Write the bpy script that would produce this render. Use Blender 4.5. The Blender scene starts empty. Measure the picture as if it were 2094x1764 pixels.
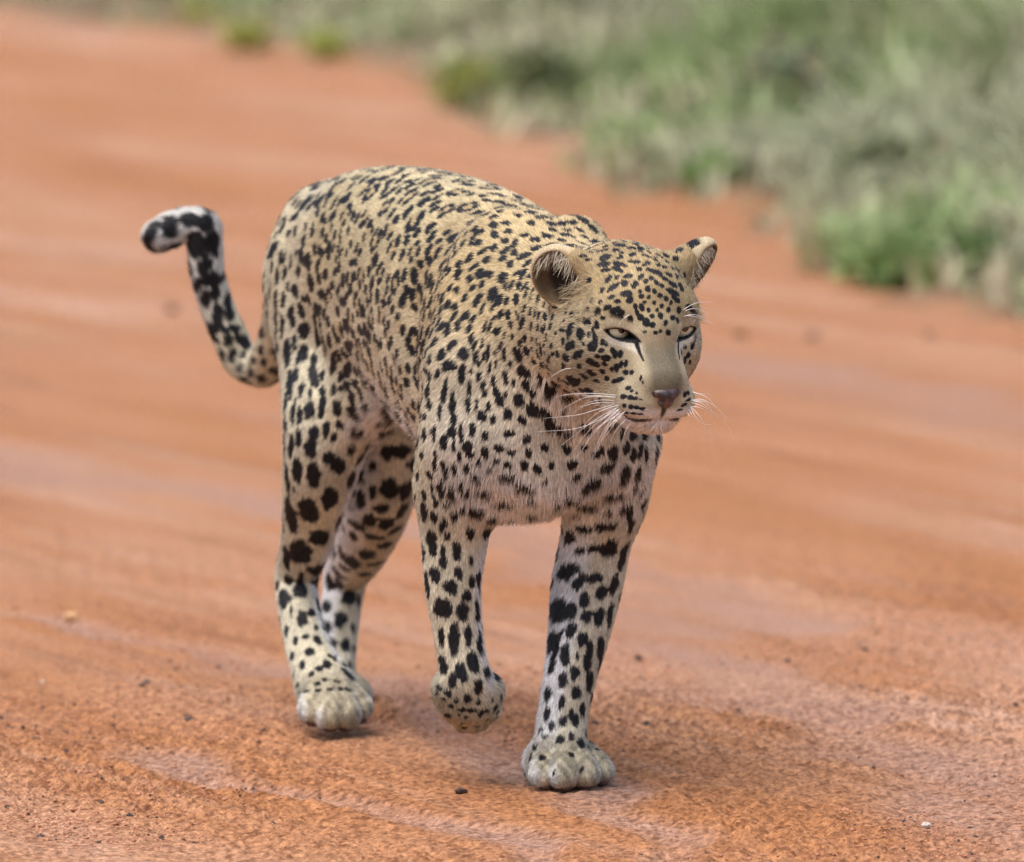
import bpy, math, random, time
import numpy as np
from mathutils import Vector, Matrix
T0 = time.time()
random.seed(7); rng = np.random.default_rng(7)
FUR = True
scene = bpy.context.scene
COL = scene.collection

# ------------------------------------------------------------------ camera
CAM_H = 1.473; PITCH = math.radians(4.907); FPX = 20194.0; CX, CY = 1047.0, 882.0
cam_d = bpy.data.cameras.new('camera'); cam = bpy.data.objects.new('camera', cam_d); COL.objects.link(cam)
cam.location = (0, 0, CAM_H); cam.rotation_euler = (math.radians(90) - PITCH, 0, 0)
cam_d.sensor_width = 36; cam_d.lens = 36 * FPX / 2094.0; cam_d.clip_start = 0.5; cam_d.clip_end = 3000
cam_d.dof.use_dof = True; cam_d.dof.focus_distance = 11.74; cam_d.dof.aperture_fstop = 6.2
scene.camera = cam

# ------------------------------------------------------------------ world, sun, exposure
SUN_EL, SUN_AZ = math.radians(66), math.radians(-145)     # azimuth from +Y, clockwise seen from above
world = bpy.data.worlds.new('World'); scene.world = world; world.use_nodes = True
wn = world.node_tree.nodes; wl = world.node_tree.links
sky = wn.new('ShaderNodeTexSky'); sky.sky_type = 'NISHITA'; sky.sun_disc = False
sky.sun_elevation = SUN_EL; sky.sun_rotation = SUN_AZ; sky.air_density = 1.0; sky.dust_density = 4.0; sky.ozone_density = 1.0
wl.new(sky.outputs[0], wn['Background'].inputs[0]); wn['Background'].inputs[1].default_value = 0.15
sun_d = bpy.data.lights.new('sun', 'SUN'); sun = bpy.data.objects.new('sun', sun_d); COL.objects.link(sun)
sun_d.energy = 1.5; sun_d.angle = math.radians(50); sun_d.color = (1.0, 0.95, 0.88)
sd = Vector((math.sin(SUN_AZ) * math.cos(SUN_EL), math.cos(SUN_AZ) * math.cos(SUN_EL), math.sin(SUN_EL)))
sun.rotation_euler = sd.to_track_quat('Z', 'Y').to_euler()
vs = scene.view_settings; vs.view_transform = 'Standard'; vs.look = 'None'; vs.exposure = 0.72; vs.gamma = 1.0
scene.render.engine = 'CYCLES'
scene.cycles.use_denoising = True; scene.cycles.denoiser = 'OPENIMAGEDENOISE'; scene.cycles.denoising_prefilter = 'FAST'; scene.cycles.use_adaptive_sampling = False
scene.cycles.max_bounces = 5; scene.cycles.diffuse_bounces = 3; scene.cycles.glossy_bounces = 2; scene.cycles.transparent_max_bounces = 6

# ------------------------------------------------------------------ the leopard's own frame (x right, y forward, z up)
YAW = math.radians(22); ORG = np.array([0.04, 12.08, 0.0])
_c, _s = math.cos(YAW), math.sin(YAW)
AX = np.array([[-_c, -_s, 0], [_s, -_c, 0], [0, 0, 1.0]])
_fw = np.array([0, math.cos(PITCH), -math.sin(PITCH)]); _up = np.array([0, math.sin(PITCH), math.cos(PITCH)])
CAMP = np.array([0, 0, CAM_H])
def P(px, py, f):
    """measured point of the photograph on the transverse plane f of the leopard -> leopard frame"""
    d = _fw + np.array([1.0, 0, 0]) * (px - CX) / FPX + _up * (CY - py) / FPX
    t = (f - np.dot(CAMP - ORG, AX[1])) / np.dot(d, AX[1])
    return AX @ (CAMP + d * t - ORG)
def GP(px, py):
    d = _fw + np.array([1.0, 0, 0]) * (px - CX) / FPX + _up * (CY - py) / FPX
    return CAMP + d * (-CAM_H / d[2])
V = lambda *a: np.array(a, float)

# ------------------------------------------------------------------ signed distance modelling
def nrm(v): return v / np.linalg.norm(v)
class Cone:
    def __init__(s, a, b, ra, rb, k=.02, flat=None):
        s.a, s.b, s.ra, s.rb, s.k, s.flat = np.array(a, float), np.array(b, float), ra, rb, k, flat
    def bbox(s):
        m = max(s.ra, s.rb) * 1.3 + s.k + .012
        return np.minimum(s.a, s.b) - m, np.maximum(s.a, s.b) + m
    def d(s, p):
        ab = s.b - s.a; q = p - s.a
        t = np.clip((q @ ab) / (ab @ ab), 0, 1)
        w = q - t[..., None] * ab
        if s.flat is not None:                     # (axis, factor): stretch along an axis
            ax, fa = s.flat; c = w @ ax
            w = w + ((1 / fa - 1) * c)[..., None] * ax
        return np.sqrt((w * w).sum(-1)) - (s.ra + t * (s.rb - s.ra))
class Ell:
    def __init__(s, c, r, M=None, k=.02):
        s.c, s.r, s.k = np.array(c, float), np.array(r, float), k
        s.M = np.eye(3) if M is None else np.array(M, float)   # rows = axes
    def bbox(s):
        m = np.abs(s.M.T * s.r).max(1) if False else np.sqrt(((s.M.T * s.r) ** 2).sum(1))
        m = m + s.k + .012
        return s.c - m, s.c + m
    def d(s, p):
        q = (p - s.c) @ s.M.T
        k0 = np.sqrt(((q / s.r) ** 2).sum(-1)); k1 = np.sqrt(((q / s.r ** 2) ** 2).sum(-1)) + 1e-9
        return k0 * (k0 - 1) / k1
def smin(a, b, k):
    h = np.maximum(k - np.abs(a - b), 0) / k
    return np.minimum(a, b) - h * h * k * .25
def smax(a, b, k): return -smin(-a, -b, k)
def spl(xs, ys):
    xs, ys = np.array(xs, float), np.array(ys, float)
    m = np.gradient(ys, xs)
    def f(x):
        x = np.clip(x, xs[0], xs[-1]); i = np.clip(np.searchsorted(xs, x) - 1, 0, len(xs) - 2)
        h = xs[i + 1] - xs[i]; t = (x - xs[i]) / h
        return ((2*t**3-3*t**2+1)*ys[i] + (t**3-2*t**2+t)*h*m[i] + (-2*t**3+3*t**2)*ys[i+1] + (t**3-t**2)*h*m[i+1])
    return f
class Loft:                                        # the trunk: elliptical sections along y
    def __init__(s, st, k=.03):
        st = np.array(st, float); s.f0, s.f1, s.k = st[0, 0], st[-1, 0], k
        s.zt, s.zb, s.w, s.x = (spl(st[:, 0], st[:, i]) for i in (1, 2, 3, 4))
        s.lo = V(st[:, 4].min() - st[:, 3].max() - .05, s.f0 - .05, st[:, 2].min() - .05)
        s.hi = V(st[:, 4].max() + st[:, 3].max() + .05, s.f1 + .05, st[:, 1].max() + .05)
    def bbox(s): return s.lo, s.hi
    def d(s, p):
        y = np.clip(p[..., 1], s.f0, s.f1); dy = p[..., 1] - y
        zt, zb, w, x = s.zt(y), s.zb(y), s.w(y), s.x(y)
        h = (zt - zb) / 2; zc = (zt + zb) / 2
        u = (p[..., 0] - x) / w; v = (p[..., 2] - zc) / h
        w_eff = 1.0
        q = (np.abs(u) ** 2.25 + np.abs(v) ** 2.25) ** (1 / 2.25)
        return np.sqrt(np.maximum((q - 1) * np.minimum(w, h), 0) ** 2 + dy ** 2) + np.minimum((q - 1) * np.minimum(w, h), 0)

prims = []          # (op, primitive)   op 'u' union, 's' subtract
flow = []           # hair direction samples: position, direction
region = []         # region samples: position, name index
def U(p): prims.append(('u', p)); return p
def S(p): prims.append(('s', p)); return p
class Chain:                                       # a limb: one smooth tube through joints, radius per joint
    def __init__(s, pts, rad, k, sub=5):
        pts = np.array(pts, float); rad = np.array(rad, float); s.k = k
        L = np.concatenate([[0], np.cumsum(np.linalg.norm(np.diff(pts, axis=0), axis=1))])
        u = np.interp(np.arange((len(pts) - 1) * sub + 1) / sub, np.arange(len(pts)), L)
        s.p = np.stack([spl(L, pts[:, i])(u) for i in range(3)], 1); s.r = spl(L, rad)(u)
    def bbox(s):
        m = s.r.max() + s.k + .012
        return s.p.min(0) - m, s.p.max(0) + m
    def d(s, p):
        out = np.full(p.shape[:-1], .09, np.float32)
        X, Y, Z = p[:, 0, 0, 0], p[0, :, 0, 1], p[0, 0, :, 2]
        for i in range(len(s.p) - 1):
            a, b = s.p[i], s.p[i + 1]; m = max(s.r[i], s.r[i + 1]) + s.k + .01
            l, h = np.minimum(a, b) - m, np.maximum(a, b) + m
            sl = tuple(slice(np.searchsorted(A, l[j]), np.searchsorted(A, h[j])) for j, A in enumerate((X, Y, Z)))
            q = p[sl]
            if q.size == 0: continue
            out[sl] = np.minimum(out[sl], Cone(a, b, s.r[i], s.r[i + 1]).d(q))
        return out
def chain(pts, rad, k=.02, flat=None, fl=True):
    c = U(Chain(pts, rad, k))
    if fl:
        for i in range(0, len(c.p) - 1, 2): flow.append((c.p[i], nrm(c.p[i + 1] - c.p[i])))
    return c

# ---- trunk (f, z top, z bottom, half width, lateral offset)
U(Loft([(-.815, .615, .540, .022, 0), (-.80, .640, .510, .040, 0), (-.76, .672, .470, .062, 0), (-.70, .698, .450, .084, 0), (-.60, .722, .455, .098, .003),
        (-.48, .734, .456, .098, .005), (-.35, .735, .424, .108, .006), (-.22, .727, .388, .120, .006),
        (-.10, .708, .355, .124, .008), (0, .684, .357, .114, .012), (.06, .655, .374, .104, .018), (.11, .620, .405, .092, .024),
        (.15, .585, .445, .072, .028), (.175, .545, .475, .040, .03)]))
for f, dn in ((-.8, V(0, -.6, -.8)), (-.6, V(0, -1, -.25)), (-.4, V(0, -1, -.2)), (-.2, V(0, -1, -.2)), (0, V(0, -1, -.2))):
    for x in (-.09, .09):
        for z in (.45, .55, .65): flow.append((V(x, f, z), nrm(dn)))
S(Cone(V(.140, -.115, .62), V(.150, -.125, .45), .016, .018, .035)); S(Cone(V(-.130, -.115, .62), V(-.140, -.125, .45), .016, .018, .035))
# scapulae and shoulders
U(Cone(V(.052, -.010, .662), P(985, 760, .045), .036, .062, .05)); U(Cone(P(985, 760, .045), P(962, 900, .05), .060, .052, .04))
U(Cone(V(-.043, .005, .668), V(-.052, .05, .56), .028, .05, .018)); U(Cone(V(-.052, .05, .56), P(1252, 900, .07), .05, .052, .04))
for x in (.1, -.08):
    for z in (.6, .5, .4): flow.append((V(x, .03, z), nrm(V(0, -.35, -1))))
S(Cone(P(1190, 950, .175), P(1178, 1050, .135), .010, .014, .03))
# neck and throat
HC = V(.013, .300, .600)
chain([V(.012, .02, .575), V(.012, .13, .572), V(.013, .24, .588)], [.108, .098, .086], .05, fl=False)
U(Ell(P(1020, 990, .03), (.045, .05, .035), k=.03)); U(Ell(P(1088, 1012, .05), (.030, .04, .020), k=.03)); U(Ell(P(1130, 885, .115), (.082, .05, .082), k=.05))
for q in (V(0, .24, .68), V(.09, .22, .6), V(-.07, .22, .6), V(0, .1, .69)): flow.append((q, nrm(V(0, -1, -.25))))
for q in (P(1180, 850, .2), P(1130, 900, .2), P(1150, 1000, .16), P(1230, 930, .16)): flow.append((q, nrm(V(0, -.1, -1))))

# ---- right fore leg (lifted, wrist flexed)
rf = [P(965, 880, .05), P(938, 985, .015), P(930, 1085, .0), P(926, 1200, .0), P(937, 1300, .0), P(948, 1375, .005)]
chain(rf, [.056, .055, .0415, .0330, .0285, .0285], .03)
# ---- left fore leg (planted)
lf = [P(1245, 900, .055), P(1238, 1010, .02), P(1222, 1090, .0), P(1200, 1200, -.008), P(1183, 1300, .0), P(1163, 1400, .005), P(1148, 1490, .01), P(1150, 1560, .03)]
chain(lf, [.056, .053, .0435, .0420, .0360, .0305, .0300, .034], .03)
# ---- right hind leg
rh = [V(.028, -.66, .575), P(672, 760, -.60), P(668, 880, -.545), P(655, 960, -.56), P(640, 1040, -.60), P(626, 1110, -.635), P(606, 1190, -.67), P(612, 1250, -.645), P(625, 1310, -.61), P(648, 1370, -.565), P(668, 1420, -.53)]
chain(rh, [.080, .062, .055, .047, .038, .0315, .0265, .0255, .0265, .031, .034], .03)
U(Ell(V(.034, -.695, .56), (.048, .075, .12), k=.05))
U(Ell(V(-.034, -.695, .55), (.048, .075, .12), k=.05))
# ---- left hind leg (pushing off, behind)
lh = [V(-.034, -.66, .565), P(795, 860, -.63), P(779, 960, -.66), P(762, 1060, -.75), P(735, 1130, -.84), P(706, 1190, -.925), P(696, 1260, -.92), P(690, 1330, -.91), P(682, 1385, -.895)]
chain(lh, [.085, .060, .053, .042, .034, .0265, .0245, .0235, .026], .03)
S(Cone(P(772, 560, -.47), P(785, 740, -.43), .010, .012, .03))
# flank fold from knee to belly
U(Cone(P(715, 850, -.52), P(790, 800, -.42), .030, .030, .04)); U(Cone(P(745, 800, -.50), P(745, 690, -.48), .035, .03, .05))

# ---- tail
tl = [V(-.0, -.82, .610), V(-.005, -.90, .545), P(560, 720, -.975), P(535, 752, -1.01), P(502, 742, -1.03), P(470, 690, -1.04), P(443, 625, -1.05), P(424, 560, -1.05), P(418, 500, -1.05), P(414, 468, -1.05), P(392, 462, -1.055), P(355, 470, -1.06), P(327, 482, -1.06)]
chain(tl, [.034, .028, .0250, .0240, .0230, .0218, .0208, .0210, .0222, .0228, .0220, .0225, .0205], .012)

# ---- paws
PADS = []
def paw(core, toes, core_r, kk=.0035):
    for c, r, M in core: U(Ell(c, r, M, k=.025))
    for a, b, ra, rb in toes:
        U(Cone(a, b, ra, rb, kk)); d = nrm(b - a)
        flow.append((a, d)); flow.append((b, d))
        flow.append((b + V(0, .01, 0), nrm(d + V(0, 0, -1))))
# left fore: toes forward on the ground
PLF = P(1160, 1575, .045)
def gz(p, z): q = np.array(p); q[2] = z; return q
toesL = []
for px, f, tz, kx, kf, r in ((1112, .058, .0190, 1120, .026, .0180), (1151, .076, .0200, 1146, .032, .0195), (1194, .072, .0200, 1176, .030, .0195), (1226, .046, .0185, 1200, .012, .0170)):
    b = gz(P(px, 1600, f), tz); m = gz(P(px * .55 + kx * .45, 1580, f * .6 + kf * .4), tz + .007); a = gz(P(kx, 1550, kf), .035)
    toesL.append((m, b, r, r)); U(Cone(a, m, r * .86, r, .0035))
    PADS.append((gz(b, .006) + V(0, .004, 0), V(.010, .011, .0065)))
paw([(P(1148, 1566, .012), V(.032, .028, .018), None), (P(1101, 1560, .005), V(.012, .016, .018), None)], toesL, .03)
# right hind: toes just off the ground
toesR = []
for px, py, f, kx, ky, kf, r in ((640, 1450, -.490, 645, 1412, -.515, .0190), (673, 1461, -.475, 668, 1412, -.505, .0205), (706, 1461, -.478, 690, 1412, -.505, .0200), (733, 1445, -.495, 708, 1412, -.515, .0175)):
    b = P(px, py, f); a = P(kx, ky, kf); toesR.append((a, b, r * .92, r))
    PADS.append((b + V(0, .001, -.0160), V(.011, .012, .007)))
paw([(P(672, 1408, -.54), V(.032, .030, .022), None)], toesR, .03)
# left hind, half hidden, on its toes
toesH = []
for dx in (-.022, -.008, .008, .022):
    c = P(672, 1395, -.885); b = gz(c + V(dx, .045, 0), .021); a = gz(c + V(dx * .7, .01, 0), .036); toesH.append((a, b, .0185, .0195))
paw([(P(672, 1400, -.88), V(.030, .030, .024), None)], toesH, .03)
# right fore: paw hanging from the flexed wrist
toesF = []
for px, py, f, kx, ky, kf, r in ((922, 1448, -.022, 914, 1410, -.002, .0180), (946, 1474, -.030, 940, 1420, .002, .0170), (973, 1475, -.030, 968, 1420, .002, .0170), (997, 1450, -.022, 1000, 1410, -.004, .0180)):
    toesF.append((P(kx, ky, kf), P(px, py, f), r, r * .90))
paw([(P(957, 1425, -.005), V(.040, .028, .034), None)], toesF, .03, kk=.011)
body_n = len(prims)

# ---- head, in its own frame
hy, hp, hr = math.radians(-1.9), math.radians(-12.9), math.radians(-.3)
cy_, sy_, cp_, sp_, cr_, sr_ = math.cos(hy), math.sin(hy), math.cos(hp), math.sin(hp), math.cos(hr), math.sin(hr)
HM = np.array([[cy_, -sy_, 0], [sy_, cy_, 0], [0, 0, 1]]) @ np.array([[1, 0, 0], [0, cp_, -sp_], [0, sp_, cp_]]) @ np.array([[cr_, 0, sr_], [0, 1, 0], [-sr_, 0, cr_]])
def Hd(x, y, z): return HM @ V(x, y, z) + HC
def HV(x, y, z): return HM @ V(x, y, z)
def hell(c, r, k=.02, M=None, op='u'):
    m = HM.T if M is None else np.array(M) @ HM.T
    p = Ell(Hd(*c), r, m, k); (U if op == 'u' else S)(p); return p
def hcone(a, b, ra, rb, k=.02, flat=None, op='u'):
    p = Cone(Hd(*a), Hd(*b), ra, rb, k, None if flat is None else (HV(*flat[0]), flat[1])); (U if op == 'u' else S)(p); return p
hell((0, -.015, .012), (.072, .085, .070), .03)
hell((0, .040, .026), (.050, .048, .046), .03)
hcone((0, .06, .022), (0, .082, .008), .036, .030, .02)
for sx in (1, -1):
    hell((sx * .044, .020, -.028), (.036, .048, .046), .03)
    hell((sx * .040, -.020, -.050), (.044, .055, .045), .04)
    hell((sx * .036, .056, .026), (.022, .018, .013), .03)
    hell((sx * .044, .062, -.024), (.022, .020, .018), .02)
    hcone((sx * .036, .02, -.080), (sx * .014, .098, -.098), .026, .016, .02)
hcone((0, .070, .000), (0, .124, -.041), .0200, .0175, .014, ((1, 0, 0), 1.52))
hcone((0, .050, -.050), (0, .100, -.064), .050, .036, .025)
for sx in (1, -1):
    hell((sx * .0205, .111, -.072), (.0270, .029, .0235), .012)
hell((0, .128, -.050), (.0210, .0125, .0125), .010)
hell((0, .108, -.098), (.021, .020, .0125), .008)
# mouth line, philtrum
MOUTH = [(0, .1435, -.0905), (.014, .138, -.0925), (.028, .124, -.0945), (.041, .102, -.0925), (.047, .082, -.088)]
for sx in (1, -1):
    for a, b in zip(MOUTH[:-1], MOUTH[1:]):
        hcone((sx * a[0], a[1], a[2]), (sx * b[0], b[1], b[2]), .0022, .0022, .005, op='s')
hcone((0, .1440, -.066), (0, .1425, -.091), .0034, .0034, .004, op='s')
# eye sockets and lids
EYE = {}
for sx in (1, -1):
    EYE[sx] = V(sx * .0405, .0590, .003)
    hell((sx * .0405, .0590, .003), (.0205, .0205, .0205), .012)
class Lid:                                          # almond opening through the lids
    def __init__(s, sx):
        s.k = .003; s.c = Hd(*EYE[sx]); s.sx = sx
        tilt = math.radians(10) * sx
        # axes: ex along the eye slit (outer corner up), ez up
        s.ex = HV(math.cos(tilt), 0, math.sin(tilt)); s.ez = HV(-math.sin(tilt), 0, math.cos(tilt)); s.ey = HV(0, 1, 0)
    def bbox(s): return s.c - .035, s.c + .035
    def d(s, p):
        q = p - s.c; x = q @ s.ex; z = q @ s.ez; y = q @ s.ey
        R = .0145
        up = np.sqrt((x / 1.30) ** 2 + (z + .0113) ** 2) - .0153
        dn = np.sqrt((x / 1.25) ** 2 + (z - .0090) ** 2) - .0168
        return np.maximum(np.maximum(up, dn), .006 - y)
for sx in (1, -1): S(Lid(sx))
# ears
EARS = {}
def ear(sx, base, eu, ef, w, h, dp):
    eu = nrm(V(*eu)); ef = V(*ef); ef = nrm(ef - (ef @ eu) * eu); ew = np.cross(ef, eu)
    M = np.array([ew, ef, eu])
    c = V(*base) + eu * h * .45
    EARS[sx] = (c, M, w, h, dp)
    class Cup:
        k = .014
        def __init__(s):
            s.o = Ell(Hd(*c), (w, dp, h), M @ HM.T, .014); s.i = Ell(Hd(*(c + ef * dp * .52 + eu * h * .02)), (w * .86, dp * 1.12, h * .88), M @ HM.T)
        def bbox(s): return s.o.bbox()
        def d(s, p): return smax(s.o.d(p), -s.i.d(p), .004)
    U(Cup())
ear(1, (.066, -.022, .028), (.66, -.18, .72), (.50, .86, -.05), .037, .043, .026)
ear(-1, (-.068, -.022, .031), (-.64, -.10, .76), (-.78, .62, .0), .033, .047, .024)
for sx in (1, -1): hcone((sx * .046, -.010, .048), (sx * .070, -.014, .058), .022, .013, .02)
for x, y, z in ((0, .13, -.035), (.01, .1, -.01), (-.01, .1, -.01)): flow.append((Hd(x, y, z), HV(0, -.75, .65)))
for x in (-.04, 0, .04):
    flow.append((Hd(x, .05, .06), HV(x * 3, -.9, .3))); flow.append((Hd(x, -.03, .085), HV(x * 2, -1, -.1)))
for sx in (1, -1):
    flow.append((Hd(sx * .05, .1, -.07), HV(sx * .8, -.5, -.2))); flow.append((Hd(sx * .06, .06, -.03), HV(sx * .6, -.8, -.1)))
    flow.append((Hd(sx * .085, 0, -.03), HV(sx * .2, -.8, -.5))); flow.append((Hd(sx * .03, .09, -.1), HV(sx * .3, -.6, -.7)))
    flow.append((Hd(sx * .045, .08, .03), HV(sx * .3, -.5, .8)))

# ------------------------------------------------------------------ meshing by surface nets
def field(lo, hi, h, plist):
    n = np.ceil((hi - lo) / h).astype(int) + 1
    ax = [lo[i] + h * np.arange(n[i]) for i in range(3)]
    D = np.full(n, .08, np.float32)
    for op, p in plist:
        a, b = p.bbox()
        i0 = np.clip(np.floor((a - lo) / h).astype(int), 0, n); i1 = np.clip(np.ceil((b - lo) / h).astype(int) + 1, 0, n)
        if (i1 <= i0).any(): continue
        sl = tuple(slice(i0[i], i1[i]) for i in range(3))
        X, Y, Z = np.meshgrid(*(ax[i][i0[i]:i1[i]] for i in range(3)), indexing='ij')
        d = p.d(np.stack([X, Y, Z], -1)).astype(np.float32)
        D[sl] = smin(D[sl], d, p.k) if op == 'u' else smax(D[sl], -d, p.k)
    return D
def nets(D, lo, h):
    ins = D < 0
    n = np.array(D.shape) - 1
    cnt = np.zeros(n, np.int8)
    for dx in (0, 1):
        for dy in (0, 1):
            for dz in (0, 1): cnt += ins[dx:n[0]+dx, dy:n[1]+dy, dz:n[2]+dz]
    act = np.argwhere((cnt > 0) & (cnt < 8))
    idx = np.full(n, -1, np.int32); idx[tuple(act.T)] = np.arange(len(act))
    acc = np.zeros((len(act), 3)); num = np.zeros(len(act))
    corners = [(0,0,0),(1,0,0),(0,1,0),(1,1,0),(0,0,1),(1,0,1),(0,1,1),(1,1,1)]
    vals = {c: D[act[:,0]+c[0], act[:,1]+c[1], act[:,2]+c[2]].astype(float) for c in corners}
    for a in corners:
        for ax_ in range(3):
            if a[ax_] == 1: continue
            b = list(a); b[ax_] = 1; b = tuple(b)
            va, vb = vals[a], vals[b]; m = (va < 0) != (vb < 0)
            t = np.where(m, va / np.where(m, va - vb, 1), 0)
            pos = np.array(a, float)[None] + t[:, None] * (np.array(b) - np.array(a))[None]
            acc += pos * m[:, None]; num += m
    verts = lo + h * (act + acc / num[:, None])
    quads = []
    for ax_ in range(3):
        u, v = [(1, 2), (2, 0), (0, 1)][ax_]
        sl0 = [slice(1, -1)] * 3; sl1 = [slice(1, -1)] * 3
        sl0[ax_] = slice(0, D.shape[ax_] - 1); sl1[ax_] = slice(1, D.shape[ax_])
        A, B = ins[tuple(sl0)], ins[tuple(sl1)]
        e = np.argwhere(A != B); s = A[tuple(e.T)]
        e = e + 1; e[:, ax_] -= 1
        du = np.zeros(3, int); du[u] = 1; dv = np.zeros(3, int); dv[v] = 1
        g = lambda o: idx[tuple(np.clip((e + o), 0, n - 1).T)]
        q = np.stack([g(-du - dv), g(-dv), g(V(0,0,0).astype(int)), g(-du)], 1)
        q[~s] = q[~s][:, ::-1]
        quads.append(q)
    q = np.concatenate(quads); q = q[(q >= 0).all(1)]
    return verts, q
allp = prims
SEAM = .215                                         # the head is meshed finer, joined here
lo = V(-.30, -1.16, -.005); hi = V(.30, SEAM + .006, .78)
D = field(lo, hi, .0032, allp); vb, qb = nets(D, lo, .0032); del D
lo2 = V(-.15, SEAM, .40); hi2 = V(.17, .50, .76)
D = field(lo2, hi2, .0016, allp); vh, qh = nets(D, lo2, .0016); del D
verts = np.concatenate([vb, vh]); quads = np.concatenate([qb, qh + len(vb)])
isbody = np.arange(len(verts)) < len(vb)
print('sdf', round(time.time() - T0, 1), len(verts))

def mesh_from(name, verts, faces, smooth=True):
    me = bpy.data.meshes.new(name)
    fc = np.asarray(faces); k = fc.shape[1]
    me.vertices.add(len(verts)); me.vertices.foreach_set('co', np.asarray(verts, np.float32).ravel())
    me.loops.add(fc.size); me.loops.foreach_set('vertex_index', fc.ravel().astype(np.int32))
    me.polygons.add(len(fc)); me.polygons.foreach_set('loop_start', (np.arange(len(fc)) * k).astype(np.int32))
    me.update(calc_edges=True)
    me.polygons.foreach_set('use_smooth', np.full(len(fc), smooth, bool)); me.update()
    return me
def obj(name, data, mat=None, parent=None, **props):
    o = bpy.data.objects.new(name, data); COL.objects.link(o)
    if mat is not None: data.materials.append(mat)
    if parent is not None: o.parent = parent
    for k, v in props.items(): o[k] = v
    return o
def simple_mat(name, col, rough=.7):
    m = bpy.data.materials.new(name); m.use_nodes = True
    b = m.node_tree.nodes['Principled BSDF']; b.inputs['Base Color'].default_value = (*col, 1); b.inputs['Roughness'].default_value = rough
    return m
leo = bpy.data.objects.new('leopard', None); COL.objects.link(leo)
leo.location = ORG; leo.rotation_euler = (0, 0, math.pi + YAW)
leo['label'] = 'spotted leopard walking across the red dirt road with its tail curled up'; leo['category'] = 'leopard'

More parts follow.
